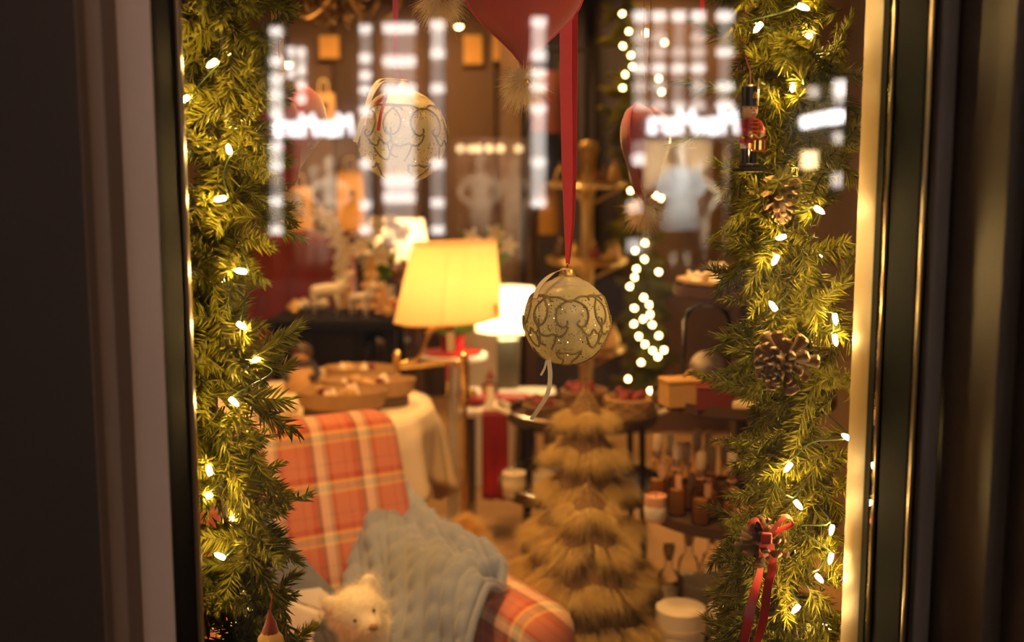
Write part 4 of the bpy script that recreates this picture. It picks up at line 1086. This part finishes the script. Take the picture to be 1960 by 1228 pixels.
def drape(u, v):
    x = (u-.5)*wv*2.1; s_ = v*1.1
    z = zt_+.035 - max(0, s_-.2)*.62; y = .27 - min(s_,.2)/.2*.24 - max(0, s_-.2)*.16
    return (x*(1+.10*v), y - .30*x*x + .018*math.sin(u*22)*v - .03, z - .02*math.cos(u*9)*(1-v))
o = MB().grid(drape, 40, 24).build('draped_cloth', 'red_cloth', t, 180); o.modifiers.new('thick','SOLIDIFY').thickness = .012
# ---- white orchid on a stand beside the red chair
def flower(parent, c, r, mat, seed, np_=5, face=(0,-1,.2)):
    rg_ = random.Random(seed); q = Vector(face).normalized().to_track_quat('Z','Y').to_matrix()
    m = MB()
    for k in range(np_):
        a = 2*math.pi*k/np_ + rg_.uniform(-.2,.2)
        def fn(u, v):
            L_ = r*v; wd = r*.55*math.sin(min(1, v*1.05)*math.pi*.9+.12)*(u-.5); x = L_*math.cos(a)-wd*math.sin(a); y = L_*math.sin(a)+wd*math.cos(a)
            return Vector(c) + q @ Vector((x, y, r*.25*v*v - .1*r*abs(u-.5)))
        m.grid(fn, 4, 5)
    o = m.build('blossom', mat, parent, 180); MB().ball(Vector(c)+q @ Vector((0,0,r*.1)), r*.14, 8, 6).build('flower_centre', 'mustard_cloth', o)
def leafblade(parent, b, tip, wd, mat='leaf'):
    b = Vector(b); tip = Vector(tip); d = tip-b; sd = d.cross(Vector((0,1,.3))).normalized()
    def fn(u, v): return b + d*v + sd*((u-.5)*wd*math.sin(math.pi*min(.98,v+.06))) + Vector((0,0,.12*d.length*math.sin(math.pi*v))) - Vector((0,0,wd*.25*(1-abs(u-.5)*2)))
    MB().grid(fn, 4, 8).build('leaf', mat, parent, 180)
po = A(640, 606, 4.62); po.z = 0
t = thing('orchid_stand', 'tall white orchid spray arching over the red chair', 'plant', po)
def qo(px, py, dy=0): return A(px, py, 4.62+dy) - po
MB().lathe([(0,0),(.08,0),(.09,.02),(.025,.04),(.02,.60),(.06,.64),(.07,.74),(.06,.74),(.05,.66),(0,.66)], 20).build('pot', 'white_china', t)
sp_ = smoothpath([(0,0,.70), qo(652,560), qo(662,490), qo(655,440), qo(628,418), qo(596,412)], 6); MB().tube(sp_, .004, 6).build('stem', 'leaf', t)
for i, (px, py) in enumerate(((655,505),(660,480),(648,460),(640,440),(628,420),(612,408),(656,525))): flower(t, qo(px, py, -.02), .048, 'white_petal', i, 5, (.2*math.sin(i), -1, .1))
for a in (-.12,.12,-.05): leafblade(t, (0,0,.70), (a*1.6, -.06, .86-abs(a)), .05)
# ---- lilies and red berries by the cream lamp
pv = A(735, 560, 4.95); pv.z = 0
t = thing('lily_vase', 'tall vase of white lilies and orange berries behind the amber lamp', 'plant', pv)
def qv(px, py, dy=0): return A(px, py, 4.95+dy) - pv
zv = qv(735,560).z
MB().lathe([(0,0),(.13,0),(.13,.02),(.03,.04),(.03,zv-.26),(.12,zv-.24),(.12,zv-.22),(0,zv-.22)], 24).build('plinth', 'dark_wood', t)
MB().lathe([(0,zv-.22),(.05,zv-.22),(.065,zv-.12),(.045,zv),(.05,zv+.03),(.044,zv+.03),(.04,zv-.01),(0,zv-.01)], 24).build('vase', 'white_china', t)
for i, (px, py) in enumerate(((690,474),(708,448),(722,430),(748,428),(706,500),(742,470),(770,446),(728,490))):
    MB().tube(smoothpath([(0,0,zv), qv((735+px)/2, (540+py)/2), qv(px, py)], 4), .003, 5).build('stem', 'leaf', t); flower(t, qv(px, py, -.03), .055, 'white_petal', 40+i, 6, (.6*math.sin(i*2), -1, .4*math.cos(i)))
for i, (px, py) in enumerate(((692,452),(700,468),(740,445),(725,465),(760,480),(715,520),(755,520))): leafblade(t, qv(735,525), qv(px, py), .045)
for i, (px, py) in enumerate(((765,508),(758,520),(766,538),(772,500),(750,505))): MB().ball(qv(px, py, -.05), .014, 10, 8).build('berry', 'rust_cloth', t)
# green plant in front of the bark pillar
pg = A(935, 560, 5.2); pg.z = 0; t = thing('potted_plant', 'leafy green plant in a tall pot by the bark pillar', 'plant', pg)
def qg(px, py, dy=0): return A(px, py, 5.2+dy) - pg
zg = qg(935,560).z; MB().lathe([(0,0),(.12,0),(.15,zg*.6),(.17,zg),(.155,zg),(.14,zg-.05),(0,zg-.05)], 24).build('pot', 'white_china', t)
rr = random.Random(6)
for i in range(26):
    px = rr.uniform(870,1000); py = rr.uniform(425,500) if i < 20 else rr.uniform(480,560); leafblade(t, qg(935+rr.uniform(-8,8),545), qg(px, py, rr.uniform(-.12,.12)), rr.uniform(.035,.06))
for (px, py) in ((903,455),(948,448),(972,470)): flower(t, qg(px, py, -.1), .05, 'white_petal', px, 5)

# ---- red-topped pedestal and its plant
pp = A(866, 678, 4.45); zp = pp.z; t = thing('pedestal_table', 'small round pedestal table with white rim and red top', 'table', (pp.x, pp.y, 0)); rp = 66*S(4.45)
MB().lathe([(0,0),(.12,0),(.11,.02),(.025,.05),(.022,zp-.05),(.06,zp-.02),(rp,zp-.014),(rp,zp+.004),(0,zp+.004)], 40).build('stand', 'white_paint', t)
MB().lathe([(0,zp+.0045),(rp*.86,zp+.0045),(rp*.86,zp+.012),(0,zp+.012)], 40).build('red_top', 'red_gloss', t)
t = thing('leafy_shrub', 'dark leafy pot plant standing on the red-topped pedestal', 'plant', (pp.x, pp.y+.02, zp+.0125))
MB().lathe([(0,0),(.045,0),(.055,.07),(.05,.07),(.045,.05),(0,.05)], 18).build('pot', 'red_gloss', t)
for i in range(26):
    a = rr.uniform(0,6.28); e = rr.uniform(.1,1.3); L_ = rr.uniform(.08,.15); leafblade(t, (0,0,.05), (L_*math.cos(a)*math.cos(e), L_*math.sin(a)*math.cos(e)*.7, .06+L_*math.sin(e)), .03)

# ---- white side table with red plates behind the fur tree
pw = A(975, 764, 4.35); zw = pw.z; t = thing('side_table', 'white side table with red runner carrying the stone lamp', 'table', (pw.x, 4.38, 0)); wx = 92*S(4.35)
MB().rbox((0,0,zw-.015), (wx*2,.50,.03), .005).build('top', 'white_paint', t)
for sx in (-1,1):
    for sy in (-1,1): MB().box(sx*(wx-.03)-.018, sx*(wx-.03)+.018, sy*.21-.018, sy*.21+.018, 0, zw-.03).build('leg', 'dark_wood', t, 0)
tag(MB().grid(lambda u, v: ((A(922,800,4.12).x + (A(973,800,4.12).x-A(922,800,4.12).x)*u), 4.118+.012*math.sin(u*14)*max(0,v-.2), zw+.004 - max(0, v-.0)*.36), 20, 12).build('table_runner', 'red_gloss', None, 180), 'red cloth hanging from the front of the white side table', 'cloth').modifiers.new('thick','SOLIDIFY').thickness = .004
for (px, rr_, lb) in ((908, 30, 'red bowl on the side table close to the lamp pole'), (980, 38, 'wide red dish on the white side table')):
    q_ = A(px, 752, 4.24); k = rr_*S(4.24); t = thing('red_dish', lb, 'dish', (q_.x, q_.y, zw+.001), group='red dishes')
    MB().lathe([(0,0),(k*.5,0),(k*.55,.004),(k,.030),(k*1.0,.034),(k*.92,.030),(k*.5,.010),(0,.010)], 32).build('bowl', 'red_gloss', t); MB().ball((0,0,.028), (k*.6,k*.6,.016), 16, 8).build('filling', 'red_velvet', t)
q_ = A(1034, 752, 4.30); t = thing('white_plate', 'white oval plate beside the wide red dish', 'plate', (q_.x, q_.y, zw+.001)); MB().lathe([(0,0),(.05,0),(.085,.02),(.085,.024),(.05,.006),(0,.006)], 32).build('dish', 'white_china', t); MB().lathe([(0,.007),(.03,.008),(.025,.02),(0,.024)], 16).build('napkin', 'linen', t)
gnome(938, 752, 4.42, zw+.001, .12, 'little brown figurine between the red dishes', ('biscuit','white_paint','rust_cloth','burgundy'))
p = A(940, 752, 4.18); p.z = zw+.001; t = thing('paper_cone', 'small white paper cone tree between the red dishes', 'ornament', p); MB().lathe([(.03,0),(.026,.01),(.004,.085),(0,.09)], 18).build('cone', 'white_paint', t); MB().lathe([(0,0),(.034,0),(.034,.004),(0,.004)], 18).build('foot', 'linen', t)

# ---- round two-tier metal stand with baskets
Ys = 3.42; ps = A(1115, 795, Ys); zs = ps.z; rs = 142*S(Ys); z2 = A(1010, 945, Ys-.1).z
t = thing('tray_stand', 'dark round two-tier metal stand behind the fur tree', 'stand', (ps.x, Ys, 0))
for z, r in ((zs, rs), (z2, rs*1.12)):
    MB().lathe([(0,z-.012),(r,z-.012),(r+.004,z-.006),(r+.004,z+.022),(r-.004,z+.022),(r-.004,z),(0,z)], 48).build('tray', 'dark_wood', t)
    MB().tube([(r*math.cos(a*math.pi/24), r*math.sin(a*math.pi/24), z+.024) for a in range(48)], .004, 6, closed=True).build('rim', 'silver', t)
for k in range(4):
    a = math.pi*(.25+.5*k); MB().tube([(rs*1.02*math.cos(a)*1.1, rs*1.02*math.sin(a)*1.1, 0), (rs*1.02*math.cos(a), rs*1.02*math.sin(a), zs)], .010, 8).build('leg', 'black_wood', t)
for s in (-1,1):
    MB().tube(smoothpath([(s*rs*.99, -.06, zs+.02), (s*(rs+.035), -.05, zs+.035), (s*(rs+.045), 0, zs+.038), (s*(rs+.035), .05, zs+.035), (s*rs*.99, .06, zs+.02)], 5), .0085, 8).build('handle', 'white_china', t)
def basket(px, py, Y, z, r, h, mat, label, fill, fx):
    p = A(px, py, Y); p.z = z; t = thing('wicker_basket', label, 'basket', p, group='baskets on the metal stand')
    n = max(5, int(h/.012))
    MB().lathe([(0,.001),(r*.84,.001),(r*.97,h),(r*.90,h),(r*.78,.006),(0,.006)], 32).build('lining', mat, t)
    for i in range(n):
        rr_ = r*(.86+.14*i/(n-1)); MB().tube([(rr_*(1+.03*math.sin(a*math.pi/2+i*math.pi))*math.cos(a*math.pi/16), rr_*(1+.03*math.sin(a*math.pi/2+i*math.pi))*math.sin(a*math.pi/16), .006+(h-.008)*i/(n-1)) for a in range(32)], h/n*.55, 6, closed=True).build('woven_ring', mat, t)
    rg_ = random.Random(px)
    for i in range(14):
        a = rg_.uniform(0,6.28); q = math.sqrt(rg_.random())*r*.7
        o = tag(MB().ball((0,0,0), .015, 10, 8).build('red_bauble', fill, None, 180, p + Vector((q*math.cos(a), q*math.sin(a), h+.002+.006*(i % 3)))), 'small dark red bauble heaped in the '+label.split(' of ')[0]+fx, 'bauble', 'red baubles in the baskets')
basket(1040, 795, 3.36, zs+.001, .062, .05, 'wicker', 'dark woven basket of small baubles beside the stand handle', 'burgundy', ' near the handle')
basket(1205, 795, 3.36, zs+.001, .078, .07, 'wicker_pale', 'brown wicker basket of small red baubles behind the fur tree', 'berry', ' near the far garland')
basket(1118, 770, 3.54, zs+.001, .075, .06, 'wicker', 'dark basket of berries on the rear of the metal stand', 'berry', ' at the rear')
for i, (px, lb) in enumerate(((985,'white candle cup standing on the lower tray near the red cloth'),(1036,'second white candle cup on the lower tray closer to the fur tree'))):
    p = A(px, 940, 3.30); p.z = z2+.001; t = thing('candle_cup', lb, 'candle', p, group='white cups on the lower tray')
    MB().lathe([(0,0),(.036,0),(.038,.004),(.038,.075),(.034,.077),(.034,.062),(0,.062)], 28).build('cup', 'white_china', t); MB().tube([(0,0,.062),(.001,0,.078)], .0014, 5).build('wick', 'black_paint', t); MB().lathe([(.0385,.02),(.039,.021),(.039,.05),(.0385,.051)], 28).build('paper_band', 'linen', t)

# ---- carved gilt shelf stand before the blue wall
Ye = 4.75; pe = A(1122, 720, Ye); t = thing('carved_stand', 'carved gilded wooden stand with three round tiers before the blue wall', 'stand', (pe.x, Ye, 0))
def ze(py): return A(1122, py, Ye).z
k = S(Ye)
prof = [(0,0),(.16,0),(.15,.03),(.05,.06),(.03,.10)]
for py, r in ((700,12),(680,16),(668,12),(640,11),(560,10),(520,13),(505,16),(495,12),(470,11),(400,11),(365,14),(352,18),(340,14),(325,12),(300,15),(285,20),(272,16),(268,0)): prof.append((r*k, ze(py)))
MB().lathe(prof, 20, wob=lambda a, z: 1+.06*math.cos(6*a)).build('column', 'old_gold', t, 60)
for py, r in ((352,74),(497,76),(665,74)):
    z = ze(py); MB().lathe([(0,z-.02),(r*k*.9,z-.02),(r*k,z-.01),(r*k,z+.014),(r*k*.96,z+.014),(r*k*.95,z),(0,z)], 36, wob=lambda a, zz_: 1+.025*math.cos(14*a)).build('tier', 'old_gold', t, 60)
    for j in range(3):
        a = j*2.094; MB().tube(smoothpath([(0,0,z-.10), (.4*r*k*math.cos(a), .4*r*k*math.sin(a), z-.06), (.85*r*k*math.cos(a), .85*r*k*math.sin(a), z-.02)], 4), .008, 6).build('bracket', 'old_gold', t)
rr = random.Random(11)
for py, r, lb in ((352,74,'top'),(497,76,'middle'),(665,74,'lowest')):
    for i in range(9):
        a = i*.698+rr.uniform(-.2,.2); q = r*k*.72; z = ze(py)+.015; h = rr.uniform(.04,.085)
        t = thing('wooden_bell', 'small brown bell ornament standing on the %s gilt tier' % lb, 'ornament', (pe.x+q*math.cos(a), Ye+q*math.sin(a), z-.0005), group='ornaments on the gilt stand')
        MB().lathe([(0,0),(h*.4,0),(h*.34,h*.3),(h*.2,h*.7),(h*.06,h*.85),(0,h)], 12).build('body', ('biscuit','dark_wood','old_gold','burgundy')[i % 4], t); MB().ball((0,0,h), h*.09, 8, 6).build('knob', 'old_gold', t)
# ---- clothes hanging by the pillar
pc = A(1062, 300, 5.5); t = thing('clothes_rail', 'black clothes rail standing beside the bark pillar', 'rail', (pc.x, 5.5, 0))
zr = A(1062, 95, 5.5).z
for s in (-1,1): MB().tube([(s*.16,0,.0),(s*.16,0,zr)], .012, 8).build('post', 'black_wood', t); MB().rbox((s*.16,0,.012), (.05,.4,.024), .004).build('foot', 'black_wood', t)
MB().tube([(-.17,0,zr),(.17,0,zr)], .010, 8).build('bar', 'black_wood', t)
for i, (dx, y0, y1, mt, lb, wd) in enumerate(((-.045,140,255,'rust_cloth','rust red folded garment hanging highest by the wide ribbon',.15), (-.06,232,345,'navy_cloth','dark navy garment hanging under the rust one',.19),
                                           (-.03,352,450,'mustard_cloth','mustard yellow cloth hanging below the navy garment',.11), (.07,110,270,'needle_dark','dark green garment behind the wide red ribbon',.10))):
    za, zb_ = A(1062,y0,5.45).z, A(1062,y1,5.45).z; t = thing('hanging_garment', lb, 'garment', (pc.x+dx, 5.36+.10*i, zb_))
    m = MB()
    def fn(u, v): a = u*2*math.pi; r = wd*.5*(.55+.45*math.sin(min(1,(1-v)*1.25+.28)*math.pi/2))*(1+.06*math.sin(5*a+v*4)); return (r*math.cos(a), r*.55*math.sin(a), (za-zb_)*v)
    m.grid(fn, 32, 10); m.build('cloth', mt, t, 180)
    MB().tube([(0,0,za-zb_),(0,.14-.10*i,zr-zb_-.01)], .003, 6).build('hanger', 'black_wood', t)
    if i == 3: MB().rbox((0,-.04,(za-zb_)*.75), (.02,.004,.05), .001).build('swing_tag', 'label_peach', t)
# ---- kraft bags on the back shelf
ps_ = A(640, 440, 6.6); t = thing('wall_shelf', 'dark wall shelf carrying kraft paper bags behind the orchid', 'shelf', (ps_.x, 6.6, 0)); 
for z in (ps_.z, ps_.z+.62): MB().rbox((0,0,z-.02), (1.1,.34,.04), .004).build('board', 'dark_wood', t)
for x in (-.53,.53): MB().box(x-.02,x+.02,-.17,.17,0,ps_.z+.64).build('upright', 'dark_wood', t, 0)
def bag(px, w_, h_, z, lb, mt):
    p = A(px, 400, 6.55); t = thing('paper_bag', lb, 'bag', (p.x, 6.56, z), group='paper bags on the wall shelf')
    MB().rbox((0,0,h_/2), (w_,.12,h_), .004, 1).warp(lambda v: Vector((v.x*(1-.12*v.z/h_), v.y*(1-.5*v.z/h_), v.z))).build('bag_body', mt, t, 30)
    MB().tube(smoothpath([(-w_*.2,-.03,h_),(-w_*.15,-.03,h_+.07),(w_*.15,-.03,h_+.07),(w_*.2,-.03,h_)], 4), .004, 6).build('handle', 'linen', t)
    MB().lathe([(0,0),(.02,0),(.02,.003),(0,.003)], 14).build('seal', 'black_paint', t, 40, (w_*.1,-.064,h_*.62), (R(80),0,0))
bag(672, .17, .36, ps_.z+.001, 'large tan kraft bag with black seal on the wall shelf', 'kraft')
bag(575, .15, .26, ps_.z+.001, 'smaller orange kraft bag on the wall shelf', 'kraft')
bag(625, .13, .20, ps_.z+.621, 'small tan bag on the upper board of the wall shelf', 'light_wood')
bag(900, .12, .30, 0, 'narrow tan bag standing on the floor by the wall', 'kraft')
for (px, py, w_, h_, lb) in ((905,95,34,52,'small orange framed card on the back wall beside the red heart'), (955,90,22,48,'narrow orange card on the back wall behind the red heart'), (630,90,36,40,'orange card on the back wall above the bags')):
    p = A(px, py, YB-.1); k = S(YB); t = thing('wall_card', lb, 'card', (p.x, YB-.10, p.z)); MB().rbox((0,0,0), (w_*k,.012,h_*k), .003).build('card', 'kraft', t, 0); MB().rbox((0,.006,0), (w_*k+.02,.012,h_*k+.02), .003).build('frame', 'dark_wood', t, 0)
# ---- chandelier
pc = A(655, 20, 3.9); t = thing('chandelier', 'brass chandelier of curling arms showing along the top of the window', 'chandelier', (pc.x, 3.9, pc.z))
MB().tube([(0,0,.02),(0,0,2.795-pc.z)], .010, 8).build('rod', 'dark_brass', t); MB().lathe([(0,-.02),(.02,-.01),(.035,.03),(.02,.08),(.03,.12),(.012,.2),(0,.2)], 18).build('hub', 'dark_brass', t)
for kx in range(6):
    a = kx*math.pi/3+.3; c_, s_ = math.cos(a), math.sin(a); f = lambda r, z: (r*c_, r*s_, z)
    ar = MB().tube(smoothpath([f(.02,.08), f(.07,.0), f(.13,-.035), f(.19,.0), f(.215,.06), f(.19,.10), f(.165,.075), f(.18,.05)], 6), .0075, 8).build('arm', 'dark_brass', t)
    MB().tube(smoothpath([f(.03,.10), f(.08,.12), f(.10,.07), f(.075,.045), f(.06,.07)], 5), .005, 6).build('scroll', 'dark_brass', ar)
    MB().tube(smoothpath([f(.0,.0), f(.05,-.05), f(.10,-.045), f(.115,-.01), f(.09,.005)], 5), .005, 6).build('scroll', 'dark_brass', ar)
    MB().lathe([(0,.0),(.025,.006),(.012,.012),(.010,.06),(0,.06)], 12, f(.215,.07)).build('candle', 'sleeve', ar)
# ---- ceiling spot fittings with visible lenses
for (px, py, lb) in ((878,50,'small round ceiling spotlight glowing near the large heart'),(551,123,'small round spotlight glowing beside the gold ribbon')):
    p = A(px, py, 5.2); t = thing('spotlight', lb, 'spotlight', p); MB().lathe([(0,.06),(.025,.06),(.03,.03),(.03,0),(.025,0),(.024,.02),(0,.02)], 16).build('housing', 'black_wood', t); MB().ball((0,0,.005), .018, 12, 8).build('lens', 'far_bulb', t); MB().tube([(0,0,.06),(0,0,2.795-p.z)], .008, 6).build('rod', 'black_wood', t)

# ---- far garland with lights
SPF = [sprig_mesh(50+s, .16, 80, .045, .0050, 'needle') for s in range(3)]
FB = bulb_mesh('far_bulb', .0085, .020)
def far_garland(name, label, pts, n, seed, Y):
    g = thing(name, label, 'garland'); rg_ = random.Random(seed); P_ = smoothpath([A(x, y, Y) for x, y in pts], 12)
    MB().tube(P_, .008, 6).build('stem', 'twig', g)
    for i in range(n):
        b = P_[int(i/n*(len(P_)-1))]; a = rg_.uniform(0,6.28); e = rg_.uniform(-1.3,.5); d = Vector((math.cos(a)*math.cos(e), math.sin(a)*math.cos(e), math.sin(e)))
        o = link('sprig', SPF[i % 3], g); orient(o, b, d, rg_.uniform(0,6), rg_.uniform(.6,.95))
far_garland('lit_garland', 'far lit fir garland running straight up the cream wall', [(1196,-60),(1194,150),(1198,330),(1196,470)], 110, 1, 5.6)
far_garland('lit_garland', 'lower lit fir garland spilling down behind the tiered stand', [(1215,440),(1240,540),(1235,620),(1248,700),(1225,760)], 120, 2, 4.9)
farA = [A(x, y, 5.45) for x, y in ((1188,28),(1235,62),(1190,86),(1205,108),(1208,125),(1197,146),(1195,168),(1213,216),(1205,60),(1275,80),(1262,152),(1265,178),(1204,365))]
farB = [A(x, y, 4.72) for x, y in ((1266,222),(1278,268),(1252,372),(1266,376),(1252,404),(1232,462),(1216,477),(1231,493),(1222,514),(1213,527),(1203,551),(1234,566),(1241,580),(1217,590),(1244,598),(1233,607),(1216,617),(1245,620),
        (1246,669),(1256,684),(1270,666),(1224,691),(1264,640),(1202,727),(1243,744),(1264,522),(1222,640),(1236,655))]
lights('fairy_light_string', 'warm round fairy lights on the far straight garland', farA, 3, FB, .003, cap=False)
lights('fairy_light_string', 'warm round fairy lights on the lower far garland', farB, 4, FB, .003, cap=False)

# ---- right-hand tiered stand
Yt = 2.62; pt = A(1420, 800, Yt); zt4 = [A(1420, y, Yt).z for y in (1180, 968, 757, 552)]; rts = [.25,.245,.225,.175]
t = thing('tiered_stand', 'dark wooden tiered stand with round shelves beside the right garland', 'stand', (pt.x, Yt, 0))
MB().tube([(0,0,.02),(0,0,1.75)], .016, 14).build('pole', 'dark_wood', t); MB().lathe([(0,0),(.22,0),(.22,.02),(.05,.05),(0,.05)], 32).build('foot', 'dark_wood', t)
MB().ball((0,0,1.77), .03, 14, 10).build('finial', 'dark_wood', t)
for z, r in zip(zt4, rts):
    MB().lathe([(.0161,z-.018),(r*.95,z-.018),(r,z-.012),(r,z+.012),(r*.985,z+.012),(r*.98,z),(.0161,z)], 56).build('shelf', 'dark_wood', t)
def on(px, py, tier, Y):
    p = A(px, py, Y); p.z = zt4[tier]+.0008; return p
# bottles with amber liquid
rr = random.Random(21); spots = []
for i, (dx, dy) in enumerate(((-.205,.03),(-.17,-.07),(-.125,-.145),(-.06,-.185),(.01,-.20),(-.14,-.02),(-.09,-.085),(-.02,-.125),(.05,-.14),(-.165,.09),(-.10,.06),(-.05,-.02+-.03),(.07,-.07),(-.06,.12),(.11,-.17))):
    p = Vector((pt.x+dx, Yt+dy, zt4[1]+.0008)); spots.append(p)
def bottle():
    t = thing('amber_bottle', 'slim amber bottle with pale stopper and peach tag on the stand', 'bottle', spots[0], group='amber bottles on the tiered stand')
    MB().lathe([(0,.0005),(.020,.0005),(.0215,.003),(.0215,.072),(.019,.084),(.0095,.096),(.0088,.125),(.0105,.127),(.0105,.132),(.0075,.132)], 22).build('glass', 'amber_glass', t, 60)
    MB().lathe([(0,.003),(.0185,.003),(.0185,.060),(0,.060)], 18).build('liquid', 'amber_liquid', t)
    MB().lathe([(0,.118),(.0072,.118),(.0082,.134),(.0115,.136),(.0115,.172),(.009,.176),(0,.176)], 16).build('stopper', 'clear_white', t)
    MB().tube([(.0105*math.cos(a*.785), .0105*math.sin(a*.785), .112) for a in range(8)], .0016, 5, closed=True).build('neck_cord', 'label_peach', t)
    MB().rbox((.010,-.020,.085), (.016,.0012,.034), .0004, 1).build('tag', 'label_peach', t, 0)
    return t
M('clear_white', (.80,.70,.58), .25, trans=.5)
b0 = bottle()
for i, p in enumerate(spots[1:]): dup(b0, p, (0,0,rr.uniform(-.7,.7)), scale=rr.uniform(.92,1.08))
for (px, py, lb) in ((1255,962,'pink paper wrapped candle at the rim beside the fur tree'),(1432,1000,'pink paper wrapped candle in front of the amber bottles')):
    p = on(px, py, 1, 2.50 if px < 1300 else 2.39); t = thing('wrapped_candle', lb, 'candle', p, group='pink candles on the bottle shelf')
    MB().lathe([(0,0),(.026,0),(.027,.003),(.027,.062),(.024,.064),(.024,.055),(0,.055)], 26).build('jar', 'label_peach', t); MB().tube([(0,0,.055),(.001,0,.07)], .0012, 5).build('wick', 'black_paint', t); MB().lathe([(.0272,.010),(.0276,.011),(.0276,.036),(.0272,.037)], 26).build('label_band', 'white_paint', t)
# round white boxes and clear bottles on the lowest shelf
for (px, dy, lb, r, h) in ((1303,-.17,'round white lidded box at the front of the lowest shelf beside fur tree',.060,.095), (1352,.0,'round white lidded box standing behind two others on the lowest shelf',.060,.095), (1402,-.165,'round white lidded box at the front of the lowest shelf beside garland',.058,.092)):
    p = A(px, 1180, Yt+dy); p.z = zt4[0]+.001; t = thing('round_box', lb, 'box', p, group='round white boxes')
    MB().lathe([(0,0),(r*.96,0),(r*.96,h*.62),(0,h*.62)], 36).build('box_body', 'white_china', t); MB().lathe([(r*.961,h*.45),(r,h*.45),(r,h*.98),(r*.97,h),(0,h)], 36).build('lid', 'white_china', t); MB().lathe([(r*1.001,h*.52),(r*1.012,h*.53),(r*1.012,h*.56),(r*1.001,h*.57)], 36).build('lid_seam', 'linen', t)
def clear_bottle(p, label, s):
    t = thing('clear_bottle', label, 'bottle', p, group='clear bottles on the lowest shelf'); t.scale = (s,)*3
    MB().lathe([(0,.0005),(.028,.0005),(.030,.004),(.030,.085),(.024,.105),(.011,.120),(.011,.15),(.013,.152),(.013,.158),(.009,.158)], 24).build('glass', 'jar_glass', t, 60)
    MB().lathe([(0,.14),(.0085,.14),(.010,.16),(.016,.162),(.016,.185),(0,.187)], 16).build('cork', 'biscuit', t)
    MB().rbox((0,-.0305,.05), (.03,.001,.04), .0003, 1).build('paper_label', 'white_paint', t, 0)
    MB().lathe([(0,.004),(.027,.004),(.027,.06),(0,.06)], 20).build('contents', 'white_china', t)
for (px, dy, s, lb) in ((1278,.05,.85,'clear corked bottle on the lowest shelf behind the fur tree'),(1316,.15,.88,'clear corked bottle between the white boxes and bottle shelf'),(1360,.17,.88,'clear corked bottle behind the rear white box'),(1400,.14,.85,'clear corked bottle on the lowest shelf close to the garland')):
    p = A(px, 1180, Yt+dy); p.z = zt4[0]+.001; clear_bottle(p, lb, s*1.1)
# boxes and jar on the upper shelves
p = on(1300, 760, 2, 2.50); t = thing('gift_box', 'orange kraft gift box with sprig on the red box tier', 'box', p, (0,0,R(14))); w_ = 66*S(2.5)
MB().rbox((0,0,w_*.36), (w_,w_*.8,w_*.72), .003).build('box_body', 'kraft', t, 0); MB().rbox((0,0,w_*.75), (w_*1.04,w_*.84,w_*.12), .003).build('lid', 'kraft', t, 0)
MB().tube(smoothpath([(.01,0,w_*.81),(.015,-.01,w_*.98),(.03,-.01,w_*1.05)], 4), .0035, 6).build('twig', 'biscuit', t)
p = on(1367, 768, 2, 2.46); t = thing('gift_box', 'dark red gift box beside the orange one on its tier', 'box', p, (0,0,R(-8))); w_ = 62*S(2.46)
MB().rbox((0,0,w_*.34), (w_*1.1,w_*.8,w_*.68), .003).build('box_body', 'burgundy', t, 0); MB().rbox((0,0,w_*.70), (w_*1.14,w_*.84,w_*.10), .003).build('lid', 'burgundy', t, 0); MB().tube([(-w_*.57,0,w_*.755),(w_*.57,0,w_*.755)], .003, 6).build('ribbon', 'red_satin', t)
p = on(1425, 775, 2, 2.44); t = thing('paper_packet', 'pale paper packet lying at the tier rim by the pine cone', 'packet', p, (0,0,R(-20))); MB().rbox((0,0,.012), (.10,.05,.024), .006).build('packet', 'linen', t, 30); MB().rbox((0,0,.0245), (.102,.012,.001), .0003, 1).build('paper_band', 'kraft', t, 0)
p = on(1352, 720, 2, 2.70); t = thing('glass_cloche', 'tall clear glass jar between the upper shelves', 'jar', p); hj = zt4[3]-zt4[2]-.05
MB().lathe([(.060,.002),(.062,.006),(.062,hj*.8),(.052,hj*.94),(.02,hj),(0,hj+.002)], 32).build('glass', 'jar_glass', t, 180); MB().ball((0,0,hj+.012), .012, 12, 8).build('knob', 'jar_glass', t)
MB().lathe([(0,.0),(.066,.0),(.066,.0018),(0,.0018)], 32).build('base', 'dark_wood', t); MB().ball((0,0,.055), (.045,.045,.045), 16, 10).build('filling', 'white_paint', t)
def star(nm, label, p, r, rz, rx):
    pts = [((r if i % 2 == 0 else r*.5)*math.cos(i*math.pi/5), (r if i % 2 == 0 else r*.5)*math.sin(i*math.pi/5)) for i in range(10)]
    return tag(MB().prism(pts, -.004, .004).build(nm, 'white_paint', None, 0, p, (rx, rx*.5, rz)), label, 'ornament', 'white stars on the top shelf')
pd = Vector((pt.x, Yt, zt4[3]+.001)); t = thing('wooden_dish', 'shallow pale dish of white stars on the top shelf', 'dish', pd)
MB().lathe([(.02,.0),(.13,.0),(.165,.018),(.165,.024),(.125,.006),(.02,.006)], 40).build('dish', 'linen', t); MB().lathe([(.164,.017),(.169,.018),(.169,.025),(.164,.025)], 40).build('rim', 'light_wood', t)
rr = random.Random(31)
for i in range(30):
    a = rr.uniform(0,6.28); q = .03+.11*math.sqrt(rr.random()); star('white_star', 'white wooden star heaped in the dish on the top shelf', pd+Vector((q*math.cos(a), q*math.sin(a), .018+.05*rr.random()*(1-q/.16)+.004*(i % 4))), rr.uniform(.022,.034), rr.uniform(0,6), rr.uniform(-.9,.9))
